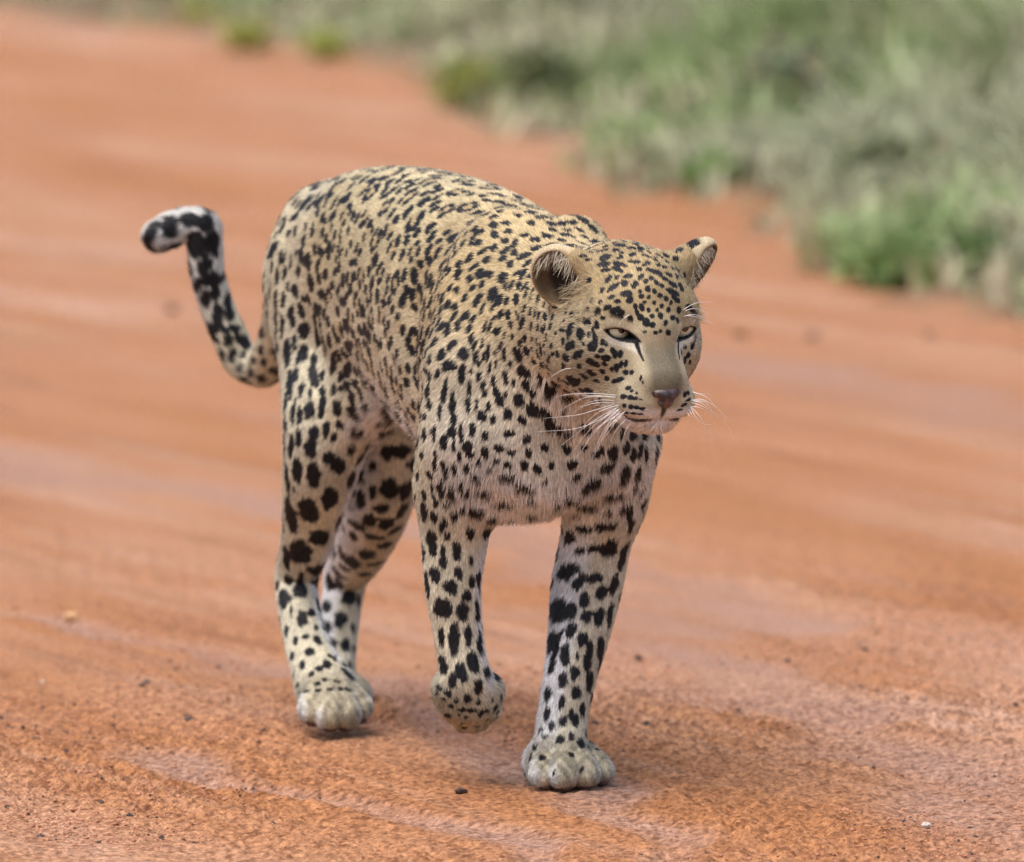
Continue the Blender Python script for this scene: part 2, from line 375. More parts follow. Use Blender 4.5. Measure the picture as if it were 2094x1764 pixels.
# ------------------------------------------------------------------ coat pattern
SPOTS = {   # measured coat spots: crop origin x, y, crop scale; then x, y, half width, half height, turn
'hind': (1000, 1500, 1.176, """190 50 16 45 5,245 65 13 35 5,285 90 12 22 0,345 75 14 20 0,395 70 14 22 0,430 65 12 14 0,500 38 22 16 0,170 130 12 55 0,205 170 11 50 5,235 195 14 32 0,280 170 22 38 10,340 150 16 45 8,410 150 22 30 0,165 320 9 55 0,195 330 13 55 5,230 295 13 38 0,305 270 22 28 0,360 260 15 35 10,395 295 15 25 10,425 238 20 18 0,505 258 32 22 10,480 342 20 26 10,285 340 28 38 0,370 390 26 24 0,415 430 33 34 20,175 480 14 60 0,222 450 22 55 0,298 475 28 52 0,145 500 6 70 0,210 540 8 12 0,375 580 36 48 0,475 490 20 36 10,550 325 14 24 0,575 428 18 22 0,490 550 10 22 0,192 660 28 72 -8,270 635 40 58 -12,415 685 20 36 10,160 690 8 50 0,330 768 36 34 0,170 855 16 55 0,238 835 42 50 -5,390 835 10 22 15,318 915 36 26 -10,445 720 10 26 0,183 967 20 22 0,237 1010 26 36 0,325 990 16 25 10,130 990 10 20 0,158 1055 28 40 0,110 1040 5 30 0,245 1150 22 32 0,195 1115 6 25 0,290 1120 18 20 0,130 1145 10 12 0,172 1205 12 24 0,140 1215 9 14 0,215 1250 14 20 0,262 1232 14 12 0,318 1250 16 24 -20,340 1190 8 18 -20,310 1190 9 12 0,280 1303 20 20 0,200 1322 15 18 0,155 1290 8 15 0,360 1360 16 20 -30,248 1365 15 17 0,322 1382 20 14 20,290 1410 14 16 0,207 1412 12 14 0,350 1435 11 11 0,378 1325 14 12 40,225 1462 12 10 -20,320 1455 14 9 0,408 1445 16 7 20,235 1490 10 7 -20,262 1490 12 7 -20,325 1485 14 9 0,375 1480 12 8 0,425 1478 14 9 10,462 1482 16 8 20,
655 235 28 32 0,560 150 14 20 0,648 362 26 34 0,712 362 40 32 -10,770 420 28 30 0,658 540 38 42 0,578 545 16 32 0,522 585 20 42 5,735 540 24 45 15,715 640 20 40 20,565 682 28 36 0,640 700 34 36 10,488 755 18 28 0,550 845 36 36 10,635 800 32 26 0,435 840 18 40 -10,485 880 26 36 0,540 937 26 18 0,382 970 24 42 -10,422 975 18 38 0,468 1045 28 32 0,362 1085 18 26 0,510 1060 10 24 0,425 1150 26 32 0,362 1185 18 26 0,485 1190 10 20 0,385 1265 18 24 0,448 1268 16 26 0,440 1365 16 20 0,468 1368 10 22 0,398 1335 8 20 20,488 1290 10 16 0"""),
'fore': (1600, 1700, 1.1027, """150 40 10 35 0,195 80 16 30 0,230 30 16 22 0,270 40 10 35 0,320 30 14 28 0,375 48 15 20 0,295 95 20 22 0,310 130 18 18 0,375 125 15 22 0,240 100 9 25 0,262 140 9 22 0,158 135 10 22 0,155 180 11 25 0,190 180 10 24 0,240 195 11 24 0,298 197 17 22 0,350 168 16 14 0,398 198 14 14 0,335 233 22 18 0,205 215 11 22 0,145 285 8 30 0,268 262 15 18 0,185 285 16 35 0,230 300 14 32 0,297 300 16 20 0,375 290 30 22 15,105 310 10 24 0,162 340 12 22 0,205 355 12 16 0,277 372 13 16 0,335 375 28 24 30,238 405 13 22 0,150 405 16 26 0,108 385 18 38 0,192 440 14 30 20,210 490 13 18 0,135 495 22 28 0,148 550 18 28 0,105 560 13 45 0,250 557 18 36 -10,190 560 12 25 0,192 610 16 24 0,312 480 18 24 0,155 665 22 36 0,120 700 14 55 -8,258 655 20 24 0,312 600 10 16 0,315 690 14 30 -10,345 690 14 40 0,222 715 26 28 -20,293 755 20 22 0,190 810 36 40 -20,275 825 26 32 -15,338 825 13 40 -5,145 890 13 65 -3,183 935 13 42 -5,238 945 22 58 0,300 930 17 36 0,350 965 13 45 -8,148 1000 10 30 0,188 1055 19 40 -10,322 1050 24 40 -15,270 1088 20 42 -15,382 1090 16 24 0,232 1130 18 28 0,345 1155 17 28 0,160 1090 9 28 -10,210 1185 16 12 30,298 1210 19 16 0,250 1217 13 11 0,225 1240 13 9 20,272 1257 16 10 0,320 1260 18 9 0,345 1225 11 12 0,377 1262 17 9 0,172 1160 14 8 30,355 1278 11 12 0,165 1185 10 6 30,195 1212 12 6 20,285 1337 8 8 0,290 1290 10 6 0,345 1330 10 7 0,385 1300 9 8 0,260 1280 8 6 0,275 1315 8 5 0,430 1265 8 10 0,408 1215 6 10 0,
475 232 34 15 0,550 278 38 17 8,458 330 42 17 0,580 318 22 9 0,590 380 24 14 -30,520 430 24 12 0,685 340 14 20 30,640 250 12 10 0,665 185 14 14 0,605 195 14 20 -30,548 180 14 20 -20,475 180 18 16 -20,490 125 16 14 0,440 105 20 16 0,425 165 16 12 -20,905 190 34 18 -15,985 215 24 34 25,835 262 45 20 -25,940 300 38 20 0,835 350 42 20 -8,745 320 32 16 5,760 180 24 20 -20,780 230 22 12 -20,870 130 24 16 -10,940 125 20 20 0,995 100 16 20 0,1055 125 10 30 15,1030 140 12 26 15,1040 215 13 34 15,1025 265 10 24 0,1050 290 9 25 0,995 360 26 26 20,920 375 18 14 0,775 400 24 12 -10,905 447 48 24 -15,815 462 34 18 0,1012 400 13 22 0,1015 440 12 40 0,750 495 26 28 20,925 540 38 32 -35,855 543 24 16 -20,790 555 18 14 0,985 570 18 60 15,695 580 24 34 30,735 650 45 32 -25,790 690 20 34 30,858 675 36 20 0,945 700 18 42 15,980 710 9 40 15,890 740 20 28 15,812 775 20 32 15,690 820 42 48 10,750 820 24 36 25,822 845 20 24 0,878 850 20 40 10,925 835 14 45 10,672 955 28 45 20,710 930 8 25 20,755 905 20 32 15,805 945 20 32 0,885 980 16 38 5,675 1050 14 50 15,728 1015 20 42 5,782 1020 10 14 0,835 1000 16 38 0,825 1050 17 34 0,880 1050 9 40 10,770 1100 19 28 5,720 1125 18 30 5,835 1135 17 42 5,652 1187 17 28 5,778 1180 18 26 0,715 1222 15 24 0,605 1275 18 22 0,650 1275 16 26 10,718 1308 16 22 0,755 1275 12 24 0,775 1305 13 26 0,803 1255 14 30 0,670 1330 14 18 0,835 1245 10 25 10,590 1352 14 12 -20,625 1345 10 8 0,640 1375 18 8 10,705 1390 18 16 0,755 1375 14 20 -15,800 1405 16 22 -15,598 1420 10 16 0,818 1362 10 18 0,575 1475 10 22 0,625 1470 14 14 -30,755 1455 12 12 0,680 1535 5 15 10,800 1522 8 18 15"""),
'head': (2050, 850, 1.764, """645 368 34 14 0,655 318 34 18 -10,760 370 38 14 25,750 405 34 13 30,660 410 28 10 0,675 475 14 26 30,740 460 14 12 0,808 455 24 14 -5,710 530 40 13 -35,790 505 20 20 0,633 553 22 12 -30,800 577 30 18 -10,855 525 12 14 0,825 620 22 20 0,695 600 18 10 -20,745 628 16 12 0,670 675 22 16 -25,720 690 30 16 -25,765 710 18 18 0,600 705 16 22 30,560 625 14 12 0,620 630 14 10 -20,530 685 18 14 0,462 708 14 10 0,635 745 14 10 0,715 735 20 16 -10,755 742 22 18 0,868 660 12 16 -20,912 670 14 22 -30,830 760 16 22 0,945 778 18 22 20,905 745 14 18 20,880 710 10 18 -20,985 735 12 14 -30,990 795 14 16 20,1045 730 14 20 -30,1080 780 12 16 20,1100 690 14 16 0,1130 745 14 14 0,880 805 8 8 0,930 845 12 10 0,905 835 8 8 0,1010 850 10 8 0,1045 840 8 10 0,1100 850 14 14 0,960 360 18 12 0,945 310 28 12 20,905 255 20 22 0,840 255 26 14 0,850 300 20 16 -20,875 355 18 14 0,1035 310 22 14 20,1090 355 14 14 0,1030 375 16 12 0,1075 390 16 14 0,1010 340 14 12 0,960 405 14 12 20,990 415 14 12 30,1030 430 20 16 30,905 460 12 22 20,870 500 14 18 -40,955 540 12 16 -30,1075 470 18 12 40,1105 440 20 12 30,1130 400 12 12 0,1160 455 14 18 -20,1135 510 26 14 35,1190 530 14 26 -25,1135 565 32 14 25,1155 618 24 14 35,910 595 14 14 0,930 635 12 10 0,1175 690 14 18 0,1250 680 26 16 40,1280 720 18 24 0,940 490 11 14 30,980 465 12 13 20,1015 495 11 14 -30,1050 520 12 12 20,1000 560 10 14 -20,1040 590 12 12 30,960 600 10 13 20,1085 610 12 14 -20,1000 640 12 11 0,1055 660 11 13 20,960 690 11 13 -20,1020 690 10 12 0,1120 640 10 14 20,895 400 12 14 0,930 375 13 11 0,830 350 13 10 0,900 560 10 10 0,
680 180 30 10 0,600 235 50 9 -15,640 270 30 10 -20,500 310 24 9 0,535 335 24 10 0,760 235 28 16 10,730 270 20 12 20,560 275 30 9 -20,460 250 30 9 -15,970 250 26 10 20,1080 305 18 14 40,
405 835 18 40 15,480 855 24 32 -15,572 825 12 18 0,540 865 10 16 0,585 900 16 32 -10,500 930 10 10 0,635 920 14 18 0,660 930 10 12 0,428 935 16 20 0,392 952 18 24 0,560 950 30 24 10,625 975 20 12 -10,665 1027 26 18 0,715 1000 14 30 -20,760 1005 12 18 20,462 1005 38 18 -28,375 1025 20 22 0,598 1018 14 10 0,560 1060 38 18 20,650 1073 16 10 20,470 1085 16 14 0,555 1135 28 16 25,635 1123 16 14 0,505 1157 24 14 30,665 1175 14 16 0,595 1190 20 8 20,735 1095 14 24 0,768 1075 12 22 10,800 1070 12 20 20,800 1130 16 14 0,840 1130 14 12 -30,745 1185 38 12 -15,815 1240 16 12 0,840 1262 10 8 0,875 1275 8 6 0,780 1300 20 12 0,832 1308 16 12 0,870 1315 14 10 0,905 1322 10 6 0,835 1375 14 12 0,875 1378 12 10 0,790 1365 14 10 0,915 1385 12 8 0,800 1415 16 7 0,850 1420 18 6 0,900 1425 16 6 0,700 1110 10 12 0,905 1172 8 16 10,920 1200 6 8 0,355 910 12 18 0,360 830 8 14 0,340 830 8 10 0,360 1085 14 18 0,515 775 16 18 0,545 775 12 18 0,595 790 14 24 -10,465 750 12 14 0,420 722 20 14 -30,365 765 10 12 0,
1250 900 14 18 20,1270 940 12 26 10,1240 1010 12 16 0,1215 1045 10 20 0,1190 990 10 24 -10,1250 1060 9 14 0,1185 1170 8 22 0,1245 1200 9 16 0,1240 1275 12 14 0,1215 1285 10 16 0,1240 1325 16 7 -30,1210 1360 18 7 -30,1180 1395 16 7 -25,1285 880 8 20 0,1215 950 12 14 20,
50 1010 24 34 0,200 975 14 30 0,140 965 10 14 0,275 945 14 16 0,285 1000 16 12 -20,155 1050 18 18 0,250 1050 12 10 0,210 1080 14 16 0,90 1125 36 26 40,200 1170 14 36 0,100 1225 22 26 0,420 1190 36 28 30,150 1275 20 18 0,45 1325 26 36 0,285 1250 36 40 0,140 1395 32 40 0,395 1305 30 20 0,545 1265 28 18 20,230 1410 30 26 0,270 1480 24 36 0,375 1400 18 14 0,330 1520 20 24 0,505 1505 36 24 30,390 1550 24 24 0,230 1660 22 24 0,100 1605 20 24 30,770 1570 16 30 10,850 1570 24 30 20,800 1665 24 34 15,710 1700 28 36 10,620 1680 18 24 0,930 1570 22 32 10,900 1690 14 45 10,845 1710 16 40 10,940 1720 12 40 0,505 1660 18 24 0,90 890 14 20 20,135 800 9 22 10,25 615 22 28 0,100 565 14 30 15,85 680 12 24 15,130 700 10 22 10,65 780 14 36 15,185 730 10 26 10,230 740 14 24 -20,210 830 14 20 -20,160 720 10 28 10,225 650 10 14 0,130 600 10 20 20,265 690 8 20 -10,45 740 10 20 0"""),
'shoulder': (1300, 650, 1.604, """1080 850 26 36 10,1140 740 26 26 -20,1060 725 22 18 -20,1120 885 18 26 20,1165 890 12 22 0,1225 880 16 18 0,1010 785 14 22 20,985 885 18 36 30,1015 930 10 30 15,1190 655 16 18 0,1215 585 16 20 0,1280 600 36 18 -20,1140 620 22 16 -30,1250 790 16 20 0,1200 790 14 24 20,1160 800 12 18 0,1275 720 18 30 10,1130 975 14 26 20,1175 985 16 22 10,1225 965 10 12 0,1195 1045 12 18 0,1105 1090 22 20 0,1060 1050 10 30 15,1030 1050 10 28 15,1270 1030 10 28 10,1325 1060 10 18 0,1280 1130 16 12 0,1255 1160 14 16 0,1330 1130 8 12 0,1330 1195 8 12 0,1385 1195 10 24 -15,1410 1060 8 18 0,1245 1240 22 28 -15,1130 1180 8 22 15,1095 1225 8 14 0,1045 1230 10 40 5,960 1180 12 28 20,930 1060 12 28 20,940 1130 14 26 15,1010 1165 8 26 10,890 1230 28 30 25,965 1250 10 28 15,880 1360 16 50 5,985 1290 10 20 0,940 1345 8 14 0,990 1370 14 22 20,1060 1320 8 30 10,1150 1230 10 28 0,1275 1340 32 26 35,1345 1275 12 14 0,1300 1430 14 26 0,1245 1525 24 32 0,1160 1380 12 36 -10,1085 1400 14 22 0,1020 1420 12 18 20,930 1450 10 40 0,920 1560 12 40 -5,1025 1485 12 18 0,1110 1500 18 50 -20,1160 1490 10 18 0,1335 1485 14 22 0,1335 1590 28 38 0,1170 1620 24 26 0,1005 1630 22 26 -20,1080 1650 14 18 0,820 1545 14 50 0,770 1470 14 50 10,825 1655 16 30 0,740 1600 10 40 0,820 1730 20 24 0,1050 1570 14 22 0,975 1555 8 24 0,1460 1470 28 30 20,1390 1380 10 24 0,1080 930 10 20 20,950 1010 10 24 20,1090 1000 8 14 0,1150 1110 9 14 10,1200 1120 9 14 0,1215 1200 10 14 0,1190 1290 10 18 10,1210 1420 11 18 0,1100 1290 9 18 10,1020 1250 8 20 10"""),
'rump': (500, 600, 1.604, """1240 400 18 32 0,1290 345 12 30 25,1345 340 14 40 20,1290 460 18 24 0,1270 530 18 34 0,1330 500 12 26 0,1205 515 20 38 0,1150 585 22 34 0,1160 500 12 28 0,1220 645 20 28 0,1310 630 26 36 20,1310 680 22 26 0,1435 515 16 28 0,1385 560 12 50 0,1450 605 18 24 0,1425 660 18 22 0,1365 640 12 18 0,1360 700 16 20 0,1460 725 34 20 0,1510 660 18 26 0,1175 715 32 48 -15,1240 735 20 30 15,1115 775 22 32 0,1100 665 12 22 0,1290 800 24 32 20,1350 785 28 22 0,1470 815 34 28 10,1570 780 24 34 0,1195 855 30 50 -15,1335 870 28 22 15,1095 905 26 40 -20,1450 895 30 30 0,1550 895 24 26 0,1150 960 26 18 0,1270 930 40 28 15,1400 975 44 26 15,1240 1025 42 36 0,1135 1035 26 40 -15,1370 1035 30 30 0,1065 1035 20 40 20,1560 980 20 24 0,1530 1035 40 36 0,1080 1105 18 34 0,1305 1100 22 30 0,1150 1160 38 42 0,1420 1130 44 38 -10,1240 1190 24 60 -10,1545 1155 30 42 -15,1090 1235 16 40 -10,1315 1230 26 40 0,1440 1265 50 38 0,1150 1300 24 48 -10,1045 1300 28 72 -8,1215 1350 24 34 0,1340 1370 26 62 10,1110 1340 12 36 0,1430 1415 28 50 25,1270 1445 16 34 0,1210 1455 26 60 -15,1570 1300 24 60 -20,1060 1500 24 75 -8,1095 1450 16 45 0,1480 1500 30 26 0,1000 690 14 45 12,980 810 16 50 5,1025 690 10 40 10,1065 720 9 45 0,1025 800 12 45 15,945 740 10 40 0,935 900 10 50 0,970 960 14 60 0,1020 960 16 45 5,1010 1130 16 70 0,970 1110 14 90 0,1045 880 10 30 0,
160 560 32 80 10,290 490 45 65 20,420 450 60 38 0,520 470 45 50 0,600 440 25 40 0,455 610 50 70 0,560 600 40 75 0,425 770 20 50 0,510 750 42 45 0,560 835 58 42 0,470 880 25 45 0,580 920 32 40 0,515 960 28 50 0,660 970 22 36 0,600 1070 32 60 -10,665 1060 36 40 0,495 1060 18 55 0,690 1145 42 25 0,570 1180 25 60 -20,660 1230 30 35 0,760 1230 50 30 30,690 1320 20 40 0,630 1320 15 40 -20,830 1350 15 25 0,880 1285 18 28 0,890 1360 20 22 0,810 1430 20 24 0,740 1400 15 30 0,885 1465 26 26 0,780 1480 30 16 20,760 1300 12 40 20"""),
}
from mathutils.bvhtree import BVHTree
step = 1
bvh = BVHTree.FromPolygons([tuple(v) for v in verts], [tuple(q) for q in quads.tolist()])
cam_l = AX @ (CAMP - ORG)
def ray(px, py):          # photograph pixel (2094 wide) -> hit on the leopard
    d = AX @ (_fw + np.array([1.0, 0, 0]) * (px - CX) / FPX + _up * (CY - py) / FPX)
    h = bvh.ray_cast(Vector(cam_l), Vector(d))
    return None if h[0] is None else (np.array(h[0]), np.array(h[1]), d)
sp_c, sp_u, sp_v, sp_r = [], [], [], []; HS = 1.0
for zn, (ox, oy, sc_, txt) in SPOTS.items():
    HS = dict(hind=1.10, fore=1.06, head=1.33, rump=1.16, shoulder=1.34)[zn]
    for line in txt.replace('\n', '').split(','):
        x, y, w, h, a = map(float, line.split())
        px, py = (ox + x / sc_) / 1.956, (oy + y / sc_) / 1.956
        k = ray(px, py)
        if k is None: continue
        p, n, d = k
        if n @ d > 0: n = -n
        px_m = np.linalg.norm(p - cam_l) / FPX
        a = math.radians(a); e1 = np.array([math.cos(a), math.sin(a)]); e2 = np.array([-math.sin(a), math.cos(a)])
        nd = nrm(d); n2 = nrm(n - .25 * nd)
        vec = []
        for e, L in ((e1, w), (e2, h)):
            off = AX @ (np.array([1.0, 0, 0]) * e[0] - _up * e[1]) * (L / sc_ / 1.956 * px_m)
            t = -(off @ n2) / (nd @ n2); off = off + nd * np.clip(t, -1.2 * np.linalg.norm(off), 1.2 * np.linalg.norm(off))
            vec.append(off - (off @ n) * n)
        hs_ = HS * (.98 if p[1] < -.9 else 1); sp_c.append(p); sp_u.append(vec[0] * hs_); sp_v.append(vec[1] * hs_); sp_r.append(max(.0015, (np.linalg.norm(vec[0]) + np.linalg.norm(vec[1])) / 2))
n_hand = len(sp_c)
me_body = mesh_from('body', verts, quads)
vn = np.zeros(len(verts) * 3, np.float32); me_body.vertices.foreach_get('normal', vn); vn = vn.reshape(-1, 3).astype(float)
hl = (verts - HC) @ HM                              # head-frame coordinates of every vertex
def ss(a, b, x): t = np.clip((x - a) / (b - a), 0, 1); return t * t * (3 - 2 * t)
def nz(p, f, seed=0):                               # cheap smooth noise, about -1..1
    r_ = np.random.default_rng(seed); o = 0
    for i in range(5):
        k = r_.normal(size=3); k = k / np.linalg.norm(k) * f * (.7 + .25 * i); o = o + np.sin(p @ k + r_.uniform(0, 6.28))
    return o / 2.4
LEGS = dict(rf=rf, lf=lf, rh=rh, lh=lh)
def seg_near(p, pts):
    best = np.full(len(p), 9.0); side = np.zeros((len(p), 3))
    for a, b in zip(pts[:-1], pts[1:]):
        ab = b - a; t = np.clip(((p - a) @ ab) / (ab @ ab), 0, 1); w = p - a - t[:, None] * ab
        d = np.linalg.norm(w, axis=1); m = d < best; best[m] = d[m]; side[m] = w[m]
    return best, side
def zones(p, n):
    """masks of the body regions for points p with normals n"""
    z = {}
    h = (p - HC) @ HM; z['h'] = h
    z['head'] = ss(-.075, -.045, h[:, 1]) * ss(.17, .14, np.linalg.norm(h * V(1, .8, 1), axis=1))
    z['tail'] = ss(-.80, -.84, p[:, 1]) * (p[:, 2] > .36)
    d = {k: seg_near(p, v[2:] if k in ('rf', 'lf') else v[1:]) for k, v in LEGS.items()}
    names = list(LEGS); D_ = np.stack([d[k][0] for k in names], 1); w = D_.argmin(1)
    z['legid'] = w; near = D_.min(1)
    zl = np.where(w < 2, .36, .42)
    z['leg'] = ss(.07, -.09, p[:, 2] - zl) * ss(.085, .055, near) * (1 - z['head'])
    sgn = np.where((w == 0) | (w == 2), -1.0, 1.0)
    z['inner'] = z['leg'] * ss(.25, .75, n[:, 0] * sgn)
    z['belly'] = ss(-.25, -.7, n[:, 2]) * (1 - z['leg']) * (p[:, 2] > .3) * (1 - z['head']) * (1 - z['tail']) * (p[:, 2] < .52)
    z['chest'] = ss(.02, .10, p[:, 1]) * ss(.58, .50, p[:, 2]) * (1 - z['leg']) * (1 - z['head'])
    z['back'] = ss(.5, .66, p[:, 2]) * (1 - z['tail'])
    z['rump'] = ss(-.52, -.60, p[:, 1]) * (1 - z['tail'])
    return z
def toe_dist(p):
    b = np.full(len(p), 9.0)
    for T in (toesL, toesR, toesH, toesF):
        for a, c, ra, rb in T:
            b = np.minimum(b, np.linalg.norm(p - c, axis=1))
    return b
# ---- more spots where none were measured: dart throwing with the size of each region
area_f = np.linalg.norm(np.cross(verts[quads[:, 2]] - verts[quads[:, 0]], verts[quads[:, 3]] - verts[quads[:, 1]]), axis=1) / 2
cumA = np.cumsum(area_f)
def sample(n, seed):
    r_ = np.random.default_rng(seed); f = np.searchsorted(cumA, r_.uniform(0, cumA[-1], n)); f = np.minimum(f, len(quads) - 1)
    u, v = r_.uniform(size=(2, n)); q = quads[f]
    w = np.stack([(1 - u) * (1 - v), u * (1 - v), u * v, (1 - u) * v], 1)
    return (verts[q] * w[..., None]).sum(1), (lambda m: m / np.linalg.norm(m, axis=1)[:, None])((vn[q] * w[..., None]).sum(1))
cp, cn = sample(24000, 3); cz = zones(cp, cn); ctd = toe_dist(cp)
ch = cz['h']; cr = np.random.default_rng(11).uniform(.75, 1.25, len(cp))
rad = .0064 * np.ones(len(cp)); gap = .0037 * np.ones(len(cp))
def mixp(m, r0, g0):
    global rad, gap
    rad = rad * (1 - m) + r0 * m; gap = gap * (1 - m) + g0 * m
mixp(cz['rump'] * (1 - cz['tail']), .0088, .0054); mixp(ss(-.10, -.04, cp[:, 1]), .0052, .0046); mixp(cz['chest'], .0065, .0062); mixp(cz['belly'], .012, .014)
mixp(cz['leg'], .0105, .009); mixp(cz['tail'], .013, .006); mixp(cz['head'], .0038, .0034)
mixp(ss(.05, .035, ctd), .0045, .007)
rad = rad * cr
ok = ctd > .026
ok &= ~((cz['head'] > .5) & (ch[:, 1] > .058) & ((ch[:, 2] < .012) | (np.abs(ch[:, 0]) > .024)))                      # the face is measured
ok &= ~((np.abs(ch[:, 0]) > .062) & (ch[:, 2] > .022) & (cz['head'] > .1))   # ears
ros = np.clip((1 - cz['leg']) * (1 - cz['head']) * (1 - cz['chest']) * (1 - cz['belly']) * (1 - cz['tail']), 0, 1) * ss(.38, .45, cp[:, 2])
KC = np.array(list(sp_c) + [V(9, 9, 9)] * 4000); KR = np.array(list(sp_r) + [0.0] * 4000); nk = n_hand
fills = []
def tang(n):
    fl = V(0, -1, -.3); fl = nrm(fl - (fl @ n) * n + 1e-6); return fl, np.cross(n, fl)
for i in range(len(cp)):                            # broken rosettes on back, flank and shoulder
    if not ok[i] or ros[i] < .6 or nk > len(KC) - 9 or cp[i, 1] > -.10 or i % 5: continue
    q = np.random.default_rng(i + 500); R = q.uniform(.0105, .0140)
    if (np.linalg.norm(KC[:nk] - cp[i], axis=1) - KR[:nk]).min() < R + .0066: continue
    fl, sd_ = tang(cn[i]); nb_ = q.integers(3, 6); a0 = q.uniform(0, 6.28)
    for j in range(nb_):
        if q.uniform() < .10: continue
        a = a0 + 6.283 * (j + q.uniform(-.2, .2)) / nb_; e = fl * math.cos(a) + sd_ * math.sin(a); t = -fl * math.sin(a) + sd_ * math.cos(a)
        c = cp[i] + e * R; hit = bvh.find_nearest(Vector(c)); c = np.array(hit[0]); rr_ = R * q.uniform(.42, .54)
        sp_c.append(c); sp_u.append(t * rr_ * q.uniform(1.0, 1.55)); sp_v.append(e * rr_ * q.uniform(.75, 1.0)); sp_r.append(rr_)
    KC[nk] = cp[i]; KR[nk] = R + .005; nk += 1; fills.append((cp[i], R * 1.05))
for i in range(len(cp)):
    if not ok[i] or nk >= len(KC): continue
    if (np.linalg.norm(KC[:nk] - cp[i], axis=1) - KR[:nk]).min() < rad[i] + gap[i]: continue
    fl, sd_ = tang(cn[i]); q = np.random.default_rng(i); e = q.uniform(.75, 1.45); t = q.uniform(-.9, .9)
    u = math.cos(t) * fl + math.sin(t) * sd_; v = -math.sin(t) * fl + math.cos(t) * sd_
    g_ = 1.0 + .22 * ros[i]; sp_c.append(cp[i]); sp_u.append(u * rad[i] * e * g_); sp_v.append(v * rad[i] / e * g_); sp_r.append(rad[i])
    KC[nk] = cp[i]; KR[nk] = rad[i]; nk += 1
print('spots', n_hand, len(sp_c), round(time.time() - T0, 1))

N_HAIR = 520000
hp_, hn_ = sample(N_HAIR, 5)
FP = np.array([f[0] for f in flow], np.float32); FD = np.array([f[1] for f in flow], np.float32)
def flow_at(p):
    out = np.zeros((len(p), 3), np.float32); P2 = (FP ** 2).sum(1)
    for i in range(0, len(p), 20000):
        q = p[i:i + 20000].astype(np.float32)
        d2 = np.maximum((q ** 2).sum(1)[:, None] + P2[None] - 2 * q @ FP.T, 0) + .0009
        w = 1 / d2 ** 2; out[i:i + 20000] = (w @ FD) / w.sum(1)[:, None]
    return out.astype(float)
hd_ = flow_at(hp_); hd_ = hd_ - (hd_ * hn_).sum(1)[:, None] * hn_; hd_ /= np.linalg.norm(hd_, axis=1)[:, None] + 1e-6
zr = zones(hp_, hn_)
leng = np.full(N_HAIR, .0082)
def ml(m, v):
    global leng
    leng = leng * (1 - m) + v * m
hh0 = zr['h']; tdh = toe_dist(hp_)
ml(zr['leg'], .0090); ml(zr['chest'], .0080); ml(zr['belly'], .021); ml(zr['tail'], .012); ml(zr['inner'], .011)
ml(zr['head'], .0068); ml(zr['head'] * ss(.05, .10, hh0[:, 1]), .0036); ml(zr['head'] * ss(-.085, -.1, hh0[:, 2]), .010)
ml(ss(.06, .04, tdh), .0058)
pts = np.concatenate([verts, hp_ + hd_ * (leng * .5)[:, None]]); nrs = np.concatenate([vn, hn_])
# ---- which points are black
cell = .02; key = np.floor((pts - pts.min(0)) / cell).astype(np.int64); K2 = np.array([1 << 40, 1 << 20, 1])
hk = key @ K2; order = np.argsort(hk, kind='stable'); hs = hk[order]; pmin = pts.min(0)
black = np.full(len(pts), 9.0, np.float32)
wob = (nz(pts, 330, 21) * .13 + nz(pts, 800, 22) * .08).astype(np.float32)
for c, u, v in zip(sp_c, sp_u, sp_v):
    R_ = max(np.linalg.norm(u), np.linalg.norm(v)) * 1.6
    k0 = np.floor((c - R_ - pmin) / cell).astype(int); k1 = np.floor((c + R_ - pmin) / cell).astype(int)
    ids = []
    for i in range(k0[0], k1[0] + 1):
        for j in range(k0[1], k1[1] + 1):
            b0 = np.searchsorted(hs, i * K2[0] + j * K2[1] + k0[2]); b1 = np.searchsorted(hs, i * K2[0] + j * K2[1] + k1[2], 'right')
            if b1 > b0: ids.append(order[b0:b1])
    if not ids: continue
    ids = np.concatenate(ids); q = pts[ids] - c
    uu, vv, uv = u @ u, v @ v, u @ v; det = uu * vv - uv * uv + 1e-16
    a = (q @ u * vv - q @ v * uv) / det; b = (q @ v * uu - q @ u * uv) / det
    res = q - a[:, None] * u - b[:, None] * v; rr = np.linalg.norm(res, axis=1) / (R_ + .006)
    f = np.sqrt(a * a + b * b + (np.maximum(rr - .5, 0) * 1.6) ** 2) / 1.16
    black[ids] = np.minimum(black[ids], f)
blk = ss(1.08, .92, black + wob)
fill = np.zeros(len(pts))
for c, R_ in fills:
    k0 = np.floor((c - R_ - pmin) / cell).astype(int); k1 = np.floor((c + R_ - pmin) / cell).astype(int)
    for i in range(k0[0], k1[0] + 1):
        for j in range(k0[1], k1[1] + 1):
            b0 = np.searchsorted(hs, i * K2[0] + j * K2[1] + k0[2]); b1 = np.searchsorted(hs, i * K2[0] + j * K2[1] + k1[2], 'right')
            if b1 > b0: ids = order[b0:b1]; fill[ids] = np.maximum(fill[ids], ss(1.0, .7, np.linalg.norm(pts[ids] - c, axis=1) / R_))
